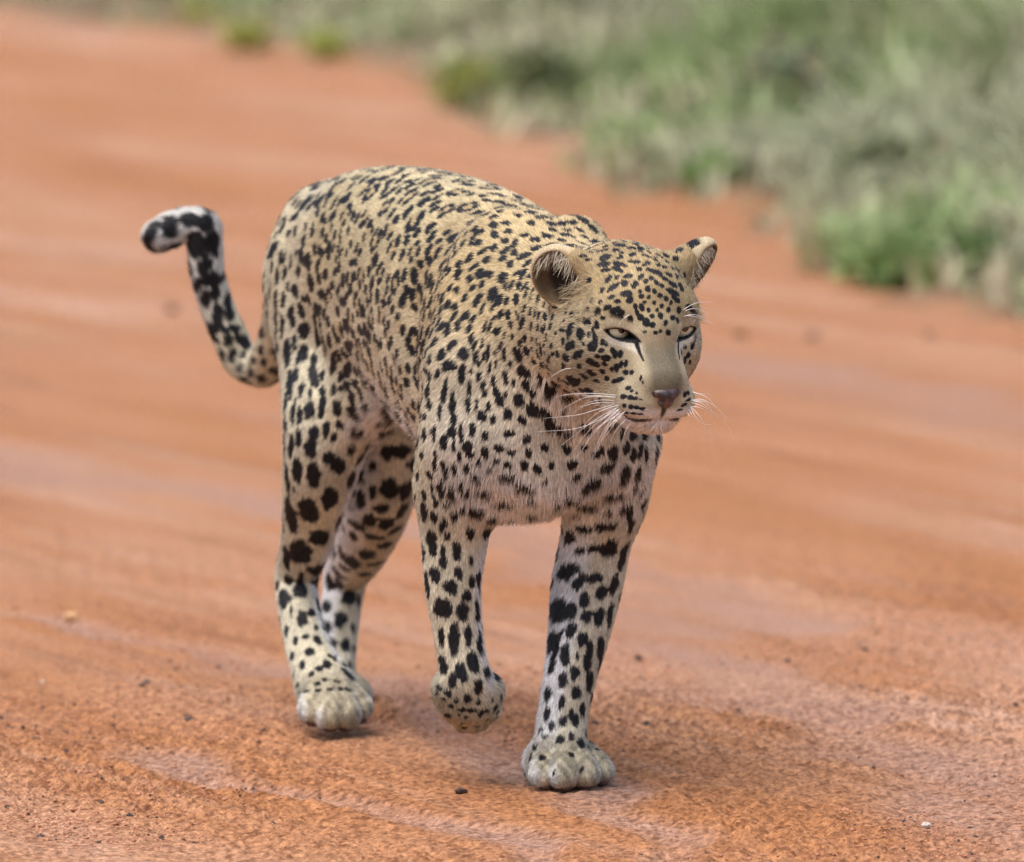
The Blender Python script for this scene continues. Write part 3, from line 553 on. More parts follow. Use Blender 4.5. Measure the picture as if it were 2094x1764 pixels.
# ---- ground colour of the coat
zz = zones(pts, nrs); td = toe_dist(pts); H_ = zz['h']
def mixc(c, m, col): return c * (1 - m[:, None]) + np.array(col) * m[:, None]
GOLD, TAN, CREAM, WHITE, BLACK = (.52, .425, .235), (.60, .535, .385), (.65, .60, .455), (.80, .81, .81), (.008, .008, .011)
col = np.tile(np.array(TAN), (len(pts), 1))
col = mixc(col, zz['back'] * .75, GOLD)
col = mixc(col, ss(.35, .05, np.abs(pts[:, 1] - .05)) * ss(.45, .62, pts[:, 2]) * .5, (.52, .36, .165))
col = mixc(col, fill * .5, (.42, .29, .145))
col = mixc(col, zz['rump'] * .5, CREAM); col = mixc(col, zz['leg'] * .75, CREAM)
col = mixc(col, zz['chest'] * .55, (.64, .58, .45)); col = mixc(col, zz['chest'] * ss(.50, .40, pts[:, 2]) * .5, (.74, .73, .68)); col = mixc(col, zz['belly'] * .8, WHITE)
col = mixc(col, zz['inner'] * .95, WHITE)
col = mixc(col, zz['tail'] * .45, CREAM)
tipd = np.linalg.norm(pts - tl[-1], axis=1); col = mixc(col, zz['tail'] * ss(.17, .08, tipd) * .65, WHITE)
col = mixc(col, ss(.062, .045, td) * .75, (.35, .305, .215)); col = mixc(col, ss(.06, .04, td) * ss(.020, .006, pts[:, 2]) * .45, (.40, .22, .13)); col = mixc(col, ss(.030, .022, td) * ss(.5, .9, np.abs(nrs[:, 0])) * .5, WHITE)
hd = zz['head']
col = mixc(col, hd * ss(.0, .05, H_[:, 2]) * .85, (.43, .31, .155)); col = mixc(col, hd * ss(.02, -.02, H_[:, 2]) * .6, (.47, .375, .235))
col = col * (1 - .20 * hd * (H_[:, 1] > -.03))[:, None]
nb = hd * ss(.027, .014, np.abs(H_[:, 0])) * ss(.078, .092, H_[:, 1]) * ss(-.060, -.050, H_[:, 2]) * ss(.004, -.014, H_[:, 2])
col = mixc(col, nb, (.165, .138, .092))
lipw = hd * ss(.120, .136, H_[:, 1]) * ss(-.070, -.080, H_[:, 2]); col = mixc(col, lipw * .75, WHITE)
chinw = hd * ss(-.090, -.096, H_[:, 2]) * ss(.04, .08, H_[:, 1]); col = mixc(col, chinw * .9, (.82, .80, .78))
col = mixc(col, hd * ss(-.07, -.10, H_[:, 2]) * .5, (.64, .55, .47))
blk = blk * (1 - .9 * chinw) * (1 - nb)
for sx in (1, -1):                                  # pale lower lid, dark eye rims and tear line
    e = np.array(EYE[sx]); q = H_ - e; tl_ = math.radians(10) * sx
    x = (q[:, 0] * math.cos(tl_) + q[:, 2] * math.sin(tl_)) * sx; z = -q[:, 0] * math.sin(tl_) + q[:, 2] * math.cos(tl_)
    fr = hd * (q[:, 1] > -.005)
    low = fr * ss(.021, .012, np.abs(x + .003)) * ss(-.019, -.013, z) * ss(.002, -.006, z); col = mixc(col, low * .75, (.72, .68, .58)); blk = blk * (1 - low)
    upm = fr * ss(.020, .014, np.abs(x)) * ss(.020, .013, z) * ss(.004, .009, z); col = mixc(col, upm * .45, (.62, .54, .38)); blk = blk * (1 - upm)
    up_ = np.sqrt((x / 1.30) ** 2 + (z + .0113) ** 2) - .0153; dn_ = np.sqrt((x / 1.25) ** 2 + (z - .0090) ** 2) - .0168
    rim = fr * ss(.0030, .0014, np.maximum(up_, dn_)); blk = np.maximum(blk, rim)
    ta, tb = np.array([-.014, -.003]), np.array([-.021, -.020]); w2 = np.stack([x, z], 1) - ta; t = np.clip(w2 @ (tb - ta) / ((tb - ta) @ (tb - ta)), 0, 1)
    tear = fr * ss(1.3, .7, np.linalg.norm(w2 - t[:, None] * (tb - ta), axis=1) / (.0026 - .0014 * t)); blk = np.maximum(blk, tear)
ear_in = np.zeros(len(pts)); deep_all = np.zeros(len(pts)); ear_any = np.zeros(len(pts))
for sx, (c, M, w, h, dp) in EARS.items():
    q = (H_ - c) @ M.T; en = np.sqrt((q[:, 0] / w) ** 2 + (q[:, 1] / dp) ** 2 + (q[:, 2] / h) ** 2)
    inside = ((en < 1.06) & (q[:, 2] > -.55 * h)).astype(float) * hd.clip(.0, 1)
    nl = (nrs @ HM) @ M.T
    inn = inside * (nl[:, 1] > .05) * ss(1.02, .93, en); out = inside * (nl[:, 1] < 0) * ss(.3, .6, en)
    ear_any = np.maximum(ear_any, inside); ear_in = np.maximum(ear_in, inn)
    blk = blk * (1 - inside)
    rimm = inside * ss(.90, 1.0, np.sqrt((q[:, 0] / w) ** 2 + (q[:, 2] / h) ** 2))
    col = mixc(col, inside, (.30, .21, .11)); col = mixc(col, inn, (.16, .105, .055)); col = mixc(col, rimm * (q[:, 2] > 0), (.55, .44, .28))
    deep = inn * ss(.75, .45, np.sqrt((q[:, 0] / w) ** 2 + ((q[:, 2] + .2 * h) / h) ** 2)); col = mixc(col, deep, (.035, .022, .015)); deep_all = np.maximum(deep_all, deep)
    blk = np.maximum(blk, out * ss(-.45, -.3, q[:, 2] / h) * ss(.80, .65, q[:, 2] / h) * (nl[:, 1] < -.02))
mline = np.zeros(len(pts))
for sx in (1, -1):
    for a, b in zip(MOUTH[:-1], MOUTH[1:]):
        a = np.array(a) * V(sx, 1, 1); b = np.array(b) * V(sx, 1, 1); ab = b - a; t = np.clip((H_ - a) @ ab / (ab @ ab), 0, 1)
        mline = np.maximum(mline, hd * ss(.0056, .0034, np.linalg.norm((H_ - a - t[:, None] * ab) * V(1, .45, 1), axis=1)))
for _a, _b in (((0, .146, -.064), (0, .144, -.0915)),):
    a, b = np.array(_a), np.array(_b); ab = b - a; t = np.clip((H_ - a) @ ab / (ab @ ab), 0, 1); mline = np.maximum(mline, hd * ss(.0050, .0030, np.linalg.norm((H_ - a - t[:, None] * ab) * V(1, .3, 1), axis=1)))
col = mixc(col, mline * .95, (.03, .018, .015)); blk = blk * (1 - mline)
mott = 1 + .10 * nz(pts, 60, 31) + .06 * nz(pts, 220, 32) + .28 * ss(.05, .03, td) * nz(pts, 380, 33)
coat = mixc(col * mott[:, None], blk, BLACK)
nv = len(verts)
def mat_attr(name, attr, rough, spec, use_n=False):
    m = bpy.data.materials.new(name); m.use_nodes = True; nt = m.node_tree; b = nt.nodes['Principled BSDF']
    a = nt.nodes.new('ShaderNodeAttribute'); a.attribute_name = attr; nt.links.new(a.outputs['Color'], b.inputs['Base Color'])
    b.inputs['Roughness'].default_value = rough; b.inputs['Specular IOR Level'].default_value = spec
    if use_n:
        an = nt.nodes.new('ShaderNodeAttribute'); an.attribute_name = 'skin_normal'
        vt = nt.nodes.new('ShaderNodeVectorTransform'); vt.vector_type = 'NORMAL'; vt.convert_from = 'OBJECT'; vt.convert_to = 'WORLD'
        nt.links.new(an.outputs['Vector'], vt.inputs[0])
        g = nt.nodes.new('ShaderNodeNewGeometry'); mx = nt.nodes.new('ShaderNodeMix'); mx.data_type = 'VECTOR'; mx.inputs[0].default_value = .30
        nt.links.new(vt.outputs[0], mx.inputs[4]); nt.links.new(g.outputs['Normal'], mx.inputs[5])
        nn = nt.nodes.new('ShaderNodeVectorMath'); nn.operation = 'NORMALIZE'; nt.links.new(mx.outputs[1], nn.inputs[0])
        nt.links.new(nn.outputs[0], b.inputs['Normal'])
    return m
skin = mat_attr('skin', 'coat', .8, .2)
body = obj('body', me_body, skin, leo)
at = me_body.attributes.new('coat', 'FLOAT_COLOR', 'POINT'); at.data.foreach_set('color', np.concatenate([coat[:nv] * .8, np.ones((nv, 1))], 1).astype(np.float32).ravel())
print('coat', round(time.time() - T0, 1))

# ------------------------------------------------------------------ fur
def add_fur(name, root, nor, col, length, lift, radius, wild=.10, clump=.09, bend=.5, npt=4, seed=1, direction=None, vary=0, parent=leo):
    r_ = np.random.default_rng(seed); n = len(root)
    d = direction
    d = d - (d * nor).sum(1)[:, None] * nor; d /= np.linalg.norm(d, axis=1)[:, None] + 1e-6
    cl = np.stack([nz(root, 500, 41), nz(root, 500, 42), nz(root, 500, 43)], 1) * clump
    d = d + cl + r_.normal(size=(n, 3)) * wild; d = d - (d * nor).sum(1)[:, None] * nor; d /= np.linalg.norm(d, axis=1)[:, None] + 1e-6
    L = length * r_.uniform(.65, 1.2, n); li = lift * r_.uniform(.5, 1.4, n)
    t = np.linspace(0, 1, npt)
    pos = np.zeros((n, npt, 3)); pos[:, 0] = root - nor * .0005
    cur = pos[:, 0].copy()
    for k in range(1, npt):
        ang = li * (1 - bend * (k - 1) / (npt - 1))
        step_ = (np.cos(ang)[:, None] * d + np.sin(ang)[:, None] * nor) * (L / (npt - 1))[:, None]
        cur = cur + step_; pos[:, k] = cur
    c = bpy.data.hair_curves.new(name); c.add_curves([npt] * n)
    c.attributes['position'].data.foreach_set('vector', pos.astype(np.float32).ravel())
    rad_ = (radius if np.ndim(radius) else np.full(n, radius))[:, None] * np.array([1, .95, .75, .15][:npt] if npt == 4 else np.linspace(1, .15, npt))[None]
    ra = c.attributes.get('radius') or c.attributes.new('radius', 'FLOAT', 'POINT'); ra.data.foreach_set('value', rad_.astype(np.float32).ravel())
    cv = col * np.exp(np.minimum(r_.normal(size=n), 1.3) * (.26 if np.ndim(vary) == 0 else vary))[:, None]
    a = c.attributes.new('coat', 'FLOAT_COLOR', 'CURVE'); a.data.foreach_set('color', np.concatenate([cv, np.ones((n, 1))], 1).astype(np.float32).ravel())
    a = c.attributes.new('skin_normal', 'FLOAT_VECTOR', 'CURVE'); a.data.foreach_set('vector', nor.astype(np.float32).ravel())
    return obj(name, c, fur_mat, parent)
fur_mat = mat_attr('fur', 'coat', .55, .35, True)
if FUR:
    hc = coat[nv:]; zh = {k: v[nv:] for k, v in zz.items()}; Hh = H_[nv:]
    lift = np.full(N_HAIR, .30); lift = lift + .25 * zh['belly'] + .10 * zh['chest'] + .18 * ss(.05, .035, tdh)
    under = (tdh < .026) & (hn_[:, 2] < -.75)
    keepm = ~under & (mline[nv:] < .25)
    deep_h = deep_all[nv:]; keepm &= ~(deep_h > .5); leng = np.where(ear_any[nv:] > .5, .0035, leng)
    # eyelid rims and the nose leather carry no fur
    noseb = (np.abs(Hh[:, 0]) < .019) & (Hh[:, 1] > .125) & (Hh[:, 2] < -.045) & (Hh[:, 2] > -.073)
    keepm &= ~noseb
    k = np.where(keepm)[0]
    add_fur('fur', hp_[k], hn_[k], hc[k], leng[k], lift[k], np.where(zh['head'][k] > .5, .00034, .00038), seed=2, direction=hd_[k], vary=np.where(zh['head'][k] > .5, .30, .24))['kind'] = 'stuff'
print('fur', round(time.time() - T0, 1))

# ------------------------------------------------------------------ eyes, nose, pads, whiskers
def ball(name, r, mat, parent, cap=None, seg=28, ring=18, push=0.0):
    """sphere of radius r, or only its cap (half angle) about +Z"""
    vs_, fs_ = [], []; amax = math.pi if cap is None else cap
    for i in range(ring + 1):
        th = amax * i / ring
        for j in range(seg):
            ph = 2 * math.pi * j / seg; vs_.append((math.sin(th) * math.cos(ph) * r, math.sin(th) * math.sin(ph) * r, math.cos(th) * r + push))
    for i in range(ring):
        for j in range(seg): fs_.append((i * seg + j, (i + 1) * seg + j, (i + 1) * seg + (j + 1) % seg, i * seg + (j + 1) % seg))
    return obj(name, mesh_from(name, np.array(vs_), np.array(fs_)), mat, parent)
def glossy(name, build, rough=.08, coat=1.0):
    m = bpy.data.materials.new(name); m.use_nodes = True; nt = m.node_tree; b = nt.nodes['Principled BSDF']
    b.inputs['Roughness'].default_value = rough; b.inputs['Coat Weight'].default_value = coat; b.inputs['Coat Roughness'].default_value = .04
    build(nt, b); return m
def c_flat(col):
    def f(nt, b): b.inputs['Base Color'].default_value = (*col, 1)
    return f
def c_iris(nt, b):
    tc = nt.nodes.new('ShaderNodeTexCoord'); sx = nt.nodes.new('ShaderNodeSeparateXYZ'); nt.links.new(tc.outputs['Object'], sx.inputs[0])
    mr = nt.nodes.new('ShaderNodeMapRange'); mr.inputs[1].default_value = .0136; mr.inputs[2].default_value = .0192; nt.links.new(sx.outputs[2], mr.inputs[0])
    n = nt.nodes.new('ShaderNodeTexNoise'); n.inputs['Scale'].default_value = 900; nt.links.new(tc.outputs['Object'], n.inputs[0])
    ad = nt.nodes.new('ShaderNodeMath'); ad.operation = 'MULTIPLY_ADD'; ad.inputs[1].default_value = .25; nt.links.new(n.outputs[0], ad.inputs[0]); nt.links.new(mr.outputs[0], ad.inputs[2])
    cr = nt.nodes.new('ShaderNodeValToRGB'); e = cr.color_ramp.elements
    e[0].position = .10; e[0].color = (.02, .018, .01, 1); e[1].position = .30; e[1].color = (.42, .41, .27, 1)
    x = cr.color_ramp.elements.new(.95); x.color = (.55, .53, .38, 1)
    nt.links.new(ad.outputs[0], cr.inputs[0]); nt.links.new(cr.outputs[0], b.inputs['Base Color'])
eye_m = glossy('eye_dark', c_flat((.012, .009, .008))); iris_m = glossy('iris', c_iris, .25); pup_m = glossy('pupil', c_flat((.003, .003, .003)))
gaze = nrm(V(-.06, 1, -.06))
for sx in (1, -1):
    e = ball('eye', .0192, eye_m, leo); e.location = Hd(*EYE[sx]); e.rotation_euler = Vector(gaze).to_track_quat('Z', 'Y').to_euler()
    ball('iris', .01955, iris_m, e, cap=math.radians(46)); ball('pupil', .01975, pup_m, e, cap=math.radians(14))
# nose leather
nose_p = []; NF = .006
_save = prims; prims = nose_p
hell((0, .1320 + NF, -.0535), (.0185, .0110, .0068), .004); hell((0, .1335 + NF, -.0585), (.0150, .0105, .0070), .006); hell((0, .1345 + NF, -.0650), (.0085, .0095, .0085), .006)
for sx in (1, -1):
    a = math.radians(32) * sx; M = np.array([[math.cos(a), 0, math.sin(a)], [0, 1, 0], [-math.sin(a), 0, math.cos(a)]])
    hell((sx * .0115, .1400 + NF, -.0615), (.0066, .0060, .0022), .002, M=M, op='s')
prims = _save
c0 = Hd(0, .132, -.058); D = field(c0 - .026, c0 + .026, .0009, nose_p); nv_, nq_ = nets(D, c0 - .026, .0009)
def c_nose(nt, b):
    tc = nt.nodes.new('ShaderNodeTexCoord'); n = nt.nodes.new('ShaderNodeTexNoise'); n.inputs['Scale'].default_value = 140; n.inputs['Detail'].default_value = 4; nt.links.new(tc.outputs['Object'], n.inputs[0])
    cr = nt.nodes.new('ShaderNodeValToRGB'); e = cr.color_ramp.elements; e[0].position = .40; e[0].color = (.018, .011, .011, 1); e[1].position = .62; e[1].color = (.12, .062, .055, 1)
    nt.links.new(n.outputs[0], cr.inputs[0]); nt.links.new(cr.outputs[0], b.inputs['Base Color'])
    v = nt.nodes.new('ShaderNodeTexVoronoi'); v.inputs['Scale'].default_value = 900; nt.links.new(tc.outputs['Object'], v.inputs[0])
    bp = nt.nodes.new('ShaderNodeBump'); bp.inputs['Strength'].default_value = .4; bp.inputs['Distance'].default_value = .0006; nt.links.new(v.outputs[0], bp.inputs['Height']); nt.links.new(bp.outputs[0], b.inputs['Normal'])
obj('nose', mesh_from('nose', nv_, nq_), glossy('nose_leather', c_nose, .38, .15), leo)
pad_m = simple_mat('paw_pad', (.075, .040, .030), .75)
for c, rr in PADS:
    o = ball('paw_pad', 1.0, pad_m, leo, seg=14, ring=8); o.location = c; o.scale = rr
# whiskers: polylines in the head crop
WH = """735 1290 560 1278 400 1285 300 1305;730 1300 560 1300 480 1320 330 1400;720 1345 600 1345 500 1370 420 1420;725 1350 600 1390 450 1432 210 1455;740 1380 600 1470 430 1530 145 1550;745 1375 640 1430 520 1510 340 1650;750 1390 650 1450 540 1540 370 1764;760 1385 660 1470 560 1580 430 1764;765 1400 680 1490 610 1610 555 1764;800 1400 700 1490 630 1600 570 1740;775 1430 720 1490 680 1550 620 1620;760 1360 680 1380 580 1430 470 1540;800 1440 740 1465 690 1500 640 1570;720 1330 640 1325 560 1335 450 1380;770 1415 660 1480 560 1560 485 1700;730 1310 660 1300 560 1292 440 1290;820 1460 760 1500 720 1560 690 1620;850 1470 810 1520 780 1600 770 1640;
1262 1265 1300 1275 1340 1281 1385 1283;1262 1268 1370 1305 1450 1390 1570 1510;1262 1325 1350 1325 1470 1410 1560 1600;1262 1330 1360 1340 1420 1420 1460 1460;1258 1340 1330 1365 1400 1400 1460 1445;1250 1365 1290 1440 1340 1490 1405 1500;1252 1365 1320 1440 1370 1540 1400 1690;1240 1385 1265 1430 1275 1470 1270 1500;1252 1372 1310 1375 1360 1400 1390 1450;1225 1400 1250 1440 1258 1480 1240 1520;1262 1328 1340 1350 1410 1420 1445 1540;
835 720 790 745 755 790 745 860;1195 695 1260 655 1330 634 1415 632;1210 700 1270 680 1330 690 1385 720;1200 738 1270 722 1330 738 1420 795;1215 728 1280 735 1340 755 1410 790;425 1100 360 1110 290 1150 215 1210"""
wh_m = simple_mat('whisker', (.86, .85, .82), .35)
for line in WH.replace('\n', '').split(';'):
    q = np.array(list(map(float, line.split()))).reshape(-1, 2); q = (np.array([2050, 850]) + q / 1.764) / 1.956
    k = ray(*q[0])
    if k is None: k = ray(q[0][0] - (6 if q[0][0] > 1300 else -6), q[0][1])
    if k is None: continue
    f0 = k[0][1] - .002; q3 = [P(q[i][0], q[i][1], f0 + [0, .004, -.004, -.022][i]) for i in range(4)]
    L = np.arange(4.0); u = np.linspace(0, 3, 15); c = np.stack([spl(L, np.array(q3)[:, i])(u) for i in range(3)], 1)
    vv, ff = [], []
    for i in range(15):
        t = nrm(c[min(i + 1, 14)] - c[max(i - 1, 0)]); a = nrm(np.cross(t, V(0, 0, 1) + 1e-3)); b = np.cross(t, a); rw = .00042 * (1 - .8 * i / 14)
        for j in range(5): vv.append(c[i] + rw * (math.cos(j * 1.2566) * a + math.sin(j * 1.2566) * b))
        if i:
            for j in range(5): ff.append(((i - 1) * 5 + j, (i - 1) * 5 + (j + 1) % 5, i * 5 + (j + 1) % 5, i * 5 + j))
    obj('whisker', mesh_from('whisker', np.array(vv), np.array(ff)), wh_m, leo)
# long pale hair inside the ears
ep, en_ = sample(900000, 77); eh = (ep - HC) @ HM; m = (np.linalg.norm(eh, axis=1) < .16) & (eh[:, 2] > -.005) & (np.abs(eh[:, 0]) > .04); ep, en_, eh = ep[m], en_[m], eh[m]
E_p, E_n, E_d, E_l, E_c = [], [], [], [], []
for sx, (c, M, w, h, dp) in EARS.items():
    q = (eh - c) @ M.T; nl = (en_ @ HM) @ M.T; en = np.sqrt((q[:, 0] / w) ** 2 + (q[:, 1] / dp) ** 2 + (q[:, 2] / h) ** 2)
    med = -sx * 1.0 if (M[0] @ V(1, 0, 0)) * sx > 0 else sx * 1.0     # ear-width direction that points to the skull
    mw = q[:, 0] * (-1 if (M[0] @ V(sx, 0, 0)) > 0 else 1)             # >0 towards the skull
    rimv = np.sqrt((q[:, 0] / w) ** 2 + (q[:, 2] / h) ** 2)
    sel = (en < 1.1) & (q[:, 1] > -.3 * dp) & (rimv > .62) & (mw > -.25 * w) & (q[:, 2] > -.6 * h) & (q[:, 2] < .85 * h)
    base = (q[:, 2] < -.15 * h) & (q[:, 2] > -.95 * h) & (mw > -.3 * w) & (mw < .95 * w) & (q[:, 1] > .1 * dp) & (np.abs(eh[:, 0]) < .09)
    u5 = np.random.default_rng(5).uniform(size=len(q)); base &= u5 < .16; sel = (sel & (u5 < .16)) | base
    i = np.where(sel)[0]
    out = M[0] * (1 if (M[0] @ V(sx, 0, 0)) > 0 else -1)
    dirh = out[None] * 1.0 + M[2][None] * (-.55 + 1.1 * (q[i, 2] < -.2 * h))[:, None] + M[1][None] * .55 + np.random.default_rng(6).normal(size=(len(i), 3)) * .28
    E_p.append(ep[i]); E_n.append(en_[i]); E_d.append(dirh @ HM.T); E_l.append(np.where(base[i], .013, .019)); E_c.append(np.where(base[i][:, None], np.array([.46, .36, .22]), np.array([.62, .54, .40])))
E_p, E_n, E_d, E_l, E_c = map(np.concatenate, (E_p, E_n, E_d, E_l, E_c))
def add_free(name, root, d, L, col, radius):
    n = len(root); d = d / np.linalg.norm(d, axis=1)[:, None]; L = L * np.random.default_rng(8).uniform(.6, 1.3, n)
    sag = np.random.default_rng(9).normal(size=(n, 3)) * .12
    pos = np.stack([root + d * (L * t)[:, None] + sag * (L * t * t)[:, None] for t in (0, .33, .67, 1)], 1)
    c = bpy.data.hair_curves.new(name); c.add_curves([4] * n); c.attributes['position'].data.foreach_set('vector', pos.astype(np.float32).ravel())
    ra = c.attributes.get('radius') or c.attributes.new('radius', 'FLOAT', 'POINT'); ra.data.foreach_set('value', np.tile(np.array([1, .9, .7, .2]) * radius, n).astype(np.float32))
    a = c.attributes.new('coat', 'FLOAT_COLOR', 'CURVE'); a.data.foreach_set('color', np.concatenate([col * np.random.default_rng(4).uniform(.6, 1.3, n)[:, None], np.ones((n, 1))], 1).astype(np.float32).ravel())
    a = c.attributes.new('skin_normal', 'FLOAT_VECTOR', 'CURVE'); a.data.foreach_set('vector', np.tile((HM @ V(0, .8, .6)).astype(np.float32), n))
    return obj(name, c, fur_mat, leo)
if FUR: add_free('ear_hair', E_p, E_d, E_l, E_c, .00026)['kind'] = 'stuff'
print('details', round(time.time() - T0, 1), len(E_p))

# ------------------------------------------------------------------ ground
def grade(segs):
    o = []
    for a, b, h in segs: o += list(np.arange(a, b - 1e-9, h))
    return np.array(o + [segs[-1][1]])
gx = grade([(-600, -60, 90), (-60, -12, 8), (-12, -3, .5), (-3, -.9, .06), (-.9, -.72, .012), (-.72, .72, .0033), (.72, .9, .012), (.9, 3, .06), (3, 12, .5), (12, 60, 8), (60, 600, 90)])
gy = grade([(-300, 0, 50), (0, 10, .5), (10, 11.25, .06), (11.25, 13.3, .0042), (13.3, 14.6, .012), (14.6, 17, .03), (17, 40, .12), (40, 100, 4), (100, 1000, 90)])
GX, GY = np.meshgrid(gx, gy, indexing='ij'); G2 = np.stack([GX.ravel(), GY.ravel()], 1)
def n2(p, f, seed, ang=0., st=1.):
    c_, s_ = math.cos(ang), math.sin(ang); q = np.stack([(p[:, 0] * c_ + p[:, 1] * s_), (-p[:, 0] * s_ + p[:, 1] * c_) / st], 1) * f
    r_ = np.random.default_rng(seed); o = 0
    for i in range(7):
        k = r_.normal(size=2); k = k / np.linalg.norm(k) * (.6 + .3 * i); o = o + np.sin(q @ k + r_.uniform(0, 6.28) + .8 * np.sin(q @ np.array([-k[1], k[0]]) * .7 + i))
    return o / 2.8
def poly_d(p, pl):
    b = np.full(len(p), 99.0); sd_ = np.zeros(len(p))
    for a, c in zip(pl[:-1], pl[1:]):
        a, c = a[:2], c[:2]; ac = c - a; t = np.clip((p - a) @ ac / (ac @ ac), 0, 1); w = p - a - t[:, None] * ac; d = np.linalg.norm(w, axis=1)
        m = d < b; b[m] = d[m]; sd_[m] = np.sign(ac[0] * w[m, 1] - ac[1] * w[m, 0])
    return b, sd_
TR1 = [GP(*q) for q in ((2300, 1830), (2094, 1720), (1940, 1610), (1720, 1490), (1520, 1390), (1380, 1300), (1180, 1180), (950, 1000), (700, 800))]
TR2 = [GP(*q) for q in ((330, 1560), (520, 1600), (760, 1640), (960, 1690), (1150, 1780), (1300, 1900))]
TR3 = [GP(*q) for q in ((-100, 1250), (180, 1300), (420, 1335), (600, 1375), (820, 1440), (1050, 1530), (1300, 1650), (1600, 1830), (1900, 2000))]
TR4 = [GP(*q) for q in ((-200, 900), (100, 960), (400, 1010), (700, 1060), (1000, 1110), (1300, 1180), (1700, 1300))]
TR5 = [GP(*q) for q in ((1250, 720), (1500, 740), (1800, 800), (2094, 860), (2300, 920))]
warp = G2 + np.stack([n2(G2, 5, 51), n2(G2, 5, 52)], 1) * .05
smooth_m = np.zeros(len(G2)); rut = np.zeros(len(G2))
for tr, w, amp in ((TR1, .10, .006), (TR2, .05, .005), (TR3, .055, .005), (TR4, .10, .004), (TR5, .16, .004)):
    d, _ = poly_d(warp, tr); d = d * (1 + .35 * n2(G2, 6, 56)); k = ss(w * 1.6, w * .3, d); smooth_m = np.maximum(smooth_m, k); rut -= k * amp
    rut += ss(w * .8, 0, np.abs(d - w * 1.25)) * amp * .6
EDGE = [GP(*q) for q in ((-700, -20), (0, 34), (340, 72), (560, 118), (860, 158), (880, 205), (950, 255), (1160, 315), (1190, 372), (1300, 415), (1560, 446), (1620, 525), (1680, 575), (1850, 615), (2094, 662), (2500, 740))]
ed, es = poly_d(warp, EDGE)
es_ref = poly_d(np.array([GP(1900, 300)[:2]]), EDGE)[1][0]
inv = ed * np.where(es == es_ref, 1, -1)                              # >0 inside the verge
verge = ss(-.05, .25, inv + n2(G2, 8, 53) * .15)
RD = math.radians(20)
pxg = CX + G2[:, 0] / np.maximum(G2[:, 1], 1) * FPX; verge = verge * (1 - ss(1.6, 3.0, inv) * ss(800, 500, pxg))
fine = n2(G2, 90, 61, RD, 1.6) * .0016 + n2(G2, 260, 62, RD, 1.2) * .0016
rough_m = np.clip(.45 + .55 * n2(G2, 6, 63, RD, 3), 0, 1) * (1 - .85 * smooth_m)
near = ss(17, 14, G2[:, 1]) * ss(2, 1.1, np.abs(G2[:, 0])) * ss(10, 11.2, G2[:, 1])
h = n2(G2, 3, 64, RD, 2) * .004 + rut + fine * near * (.35 + 1.5 * rough_m) + n2(G2, 28, 65, RD, 3.5) * .0022 * near
grit = np.random.default_rng(64).normal(size=len(G2)); gm = grit.reshape(len(gx), len(gy)); gm2 = gm.copy(); gm2[1:-1, 1:-1] = (gm[1:-1, 1:-1] * 2 + gm[2:, 1:-1] * .6 + gm[:-2, 1:-1] * .6 + gm[1:-1, 2:] * .5 + gm[1:-1, :-2] * .5) / 2.4
grit = gm2.ravel(); near2 = ss(13.3, 12.9, G2[:, 1]) * ss(.72, .68, np.abs(G2[:, 0])) * ss(11.25, 11.28, G2[:, 1])
h = h + np.abs(grit) * near2 * (.0004 + .0012 * rough_m) + n2(G2, 34, 69, math.radians(75), .35) * .0030 * near * ss(.05, .35, G2[:, 0]) * (1 - smooth_m)
# cross ripples in the smooth tracks
rip = np.sin((G2[:, 1] * .93 + G2[:, 0] * .36) * 150 + 2 * n2(G2, 12, 66)) * .0022 * smooth_m * near * ss(-.4, .5, n2(G2, 7, 67))
h = h + rip + verge * (.03 + .03 * n2(G2, 4, 68))
contact = np.linalg.norm(G2 - (ORG[:2] + (AX.T @ PLF)[:2]), axis=1)
h0 = h[contact.argmin()]; h = h - h0 * ss(3.0, .5, contact)
flatc = ss(.16, .07, contact); h = h * (1 - flatc) + flatc * (-.001 + fine * .5)
ii = np.arange(len(gx) * len(gy)).reshape(len(gx), len(gy))
gq = np.stack([ii[:-1, :-1].ravel(), ii[1:, :-1].ravel(), ii[1:, 1:].ravel(), ii[:-1, 1:].ravel()], 1)
gme = mesh_from('dirt_road', np.concatenate([G2, h[:, None]], 1), gq)
for nm, arr in (('packed', smooth_m), ('verge', verge), ('grit', np.clip(.5 + grit * .28, 0, 1) * near2 + .5 * (1 - near2))):
    gme.attributes.new(nm, 'FLOAT', 'POINT').data.foreach_set('value', arr.astype(np.float32))
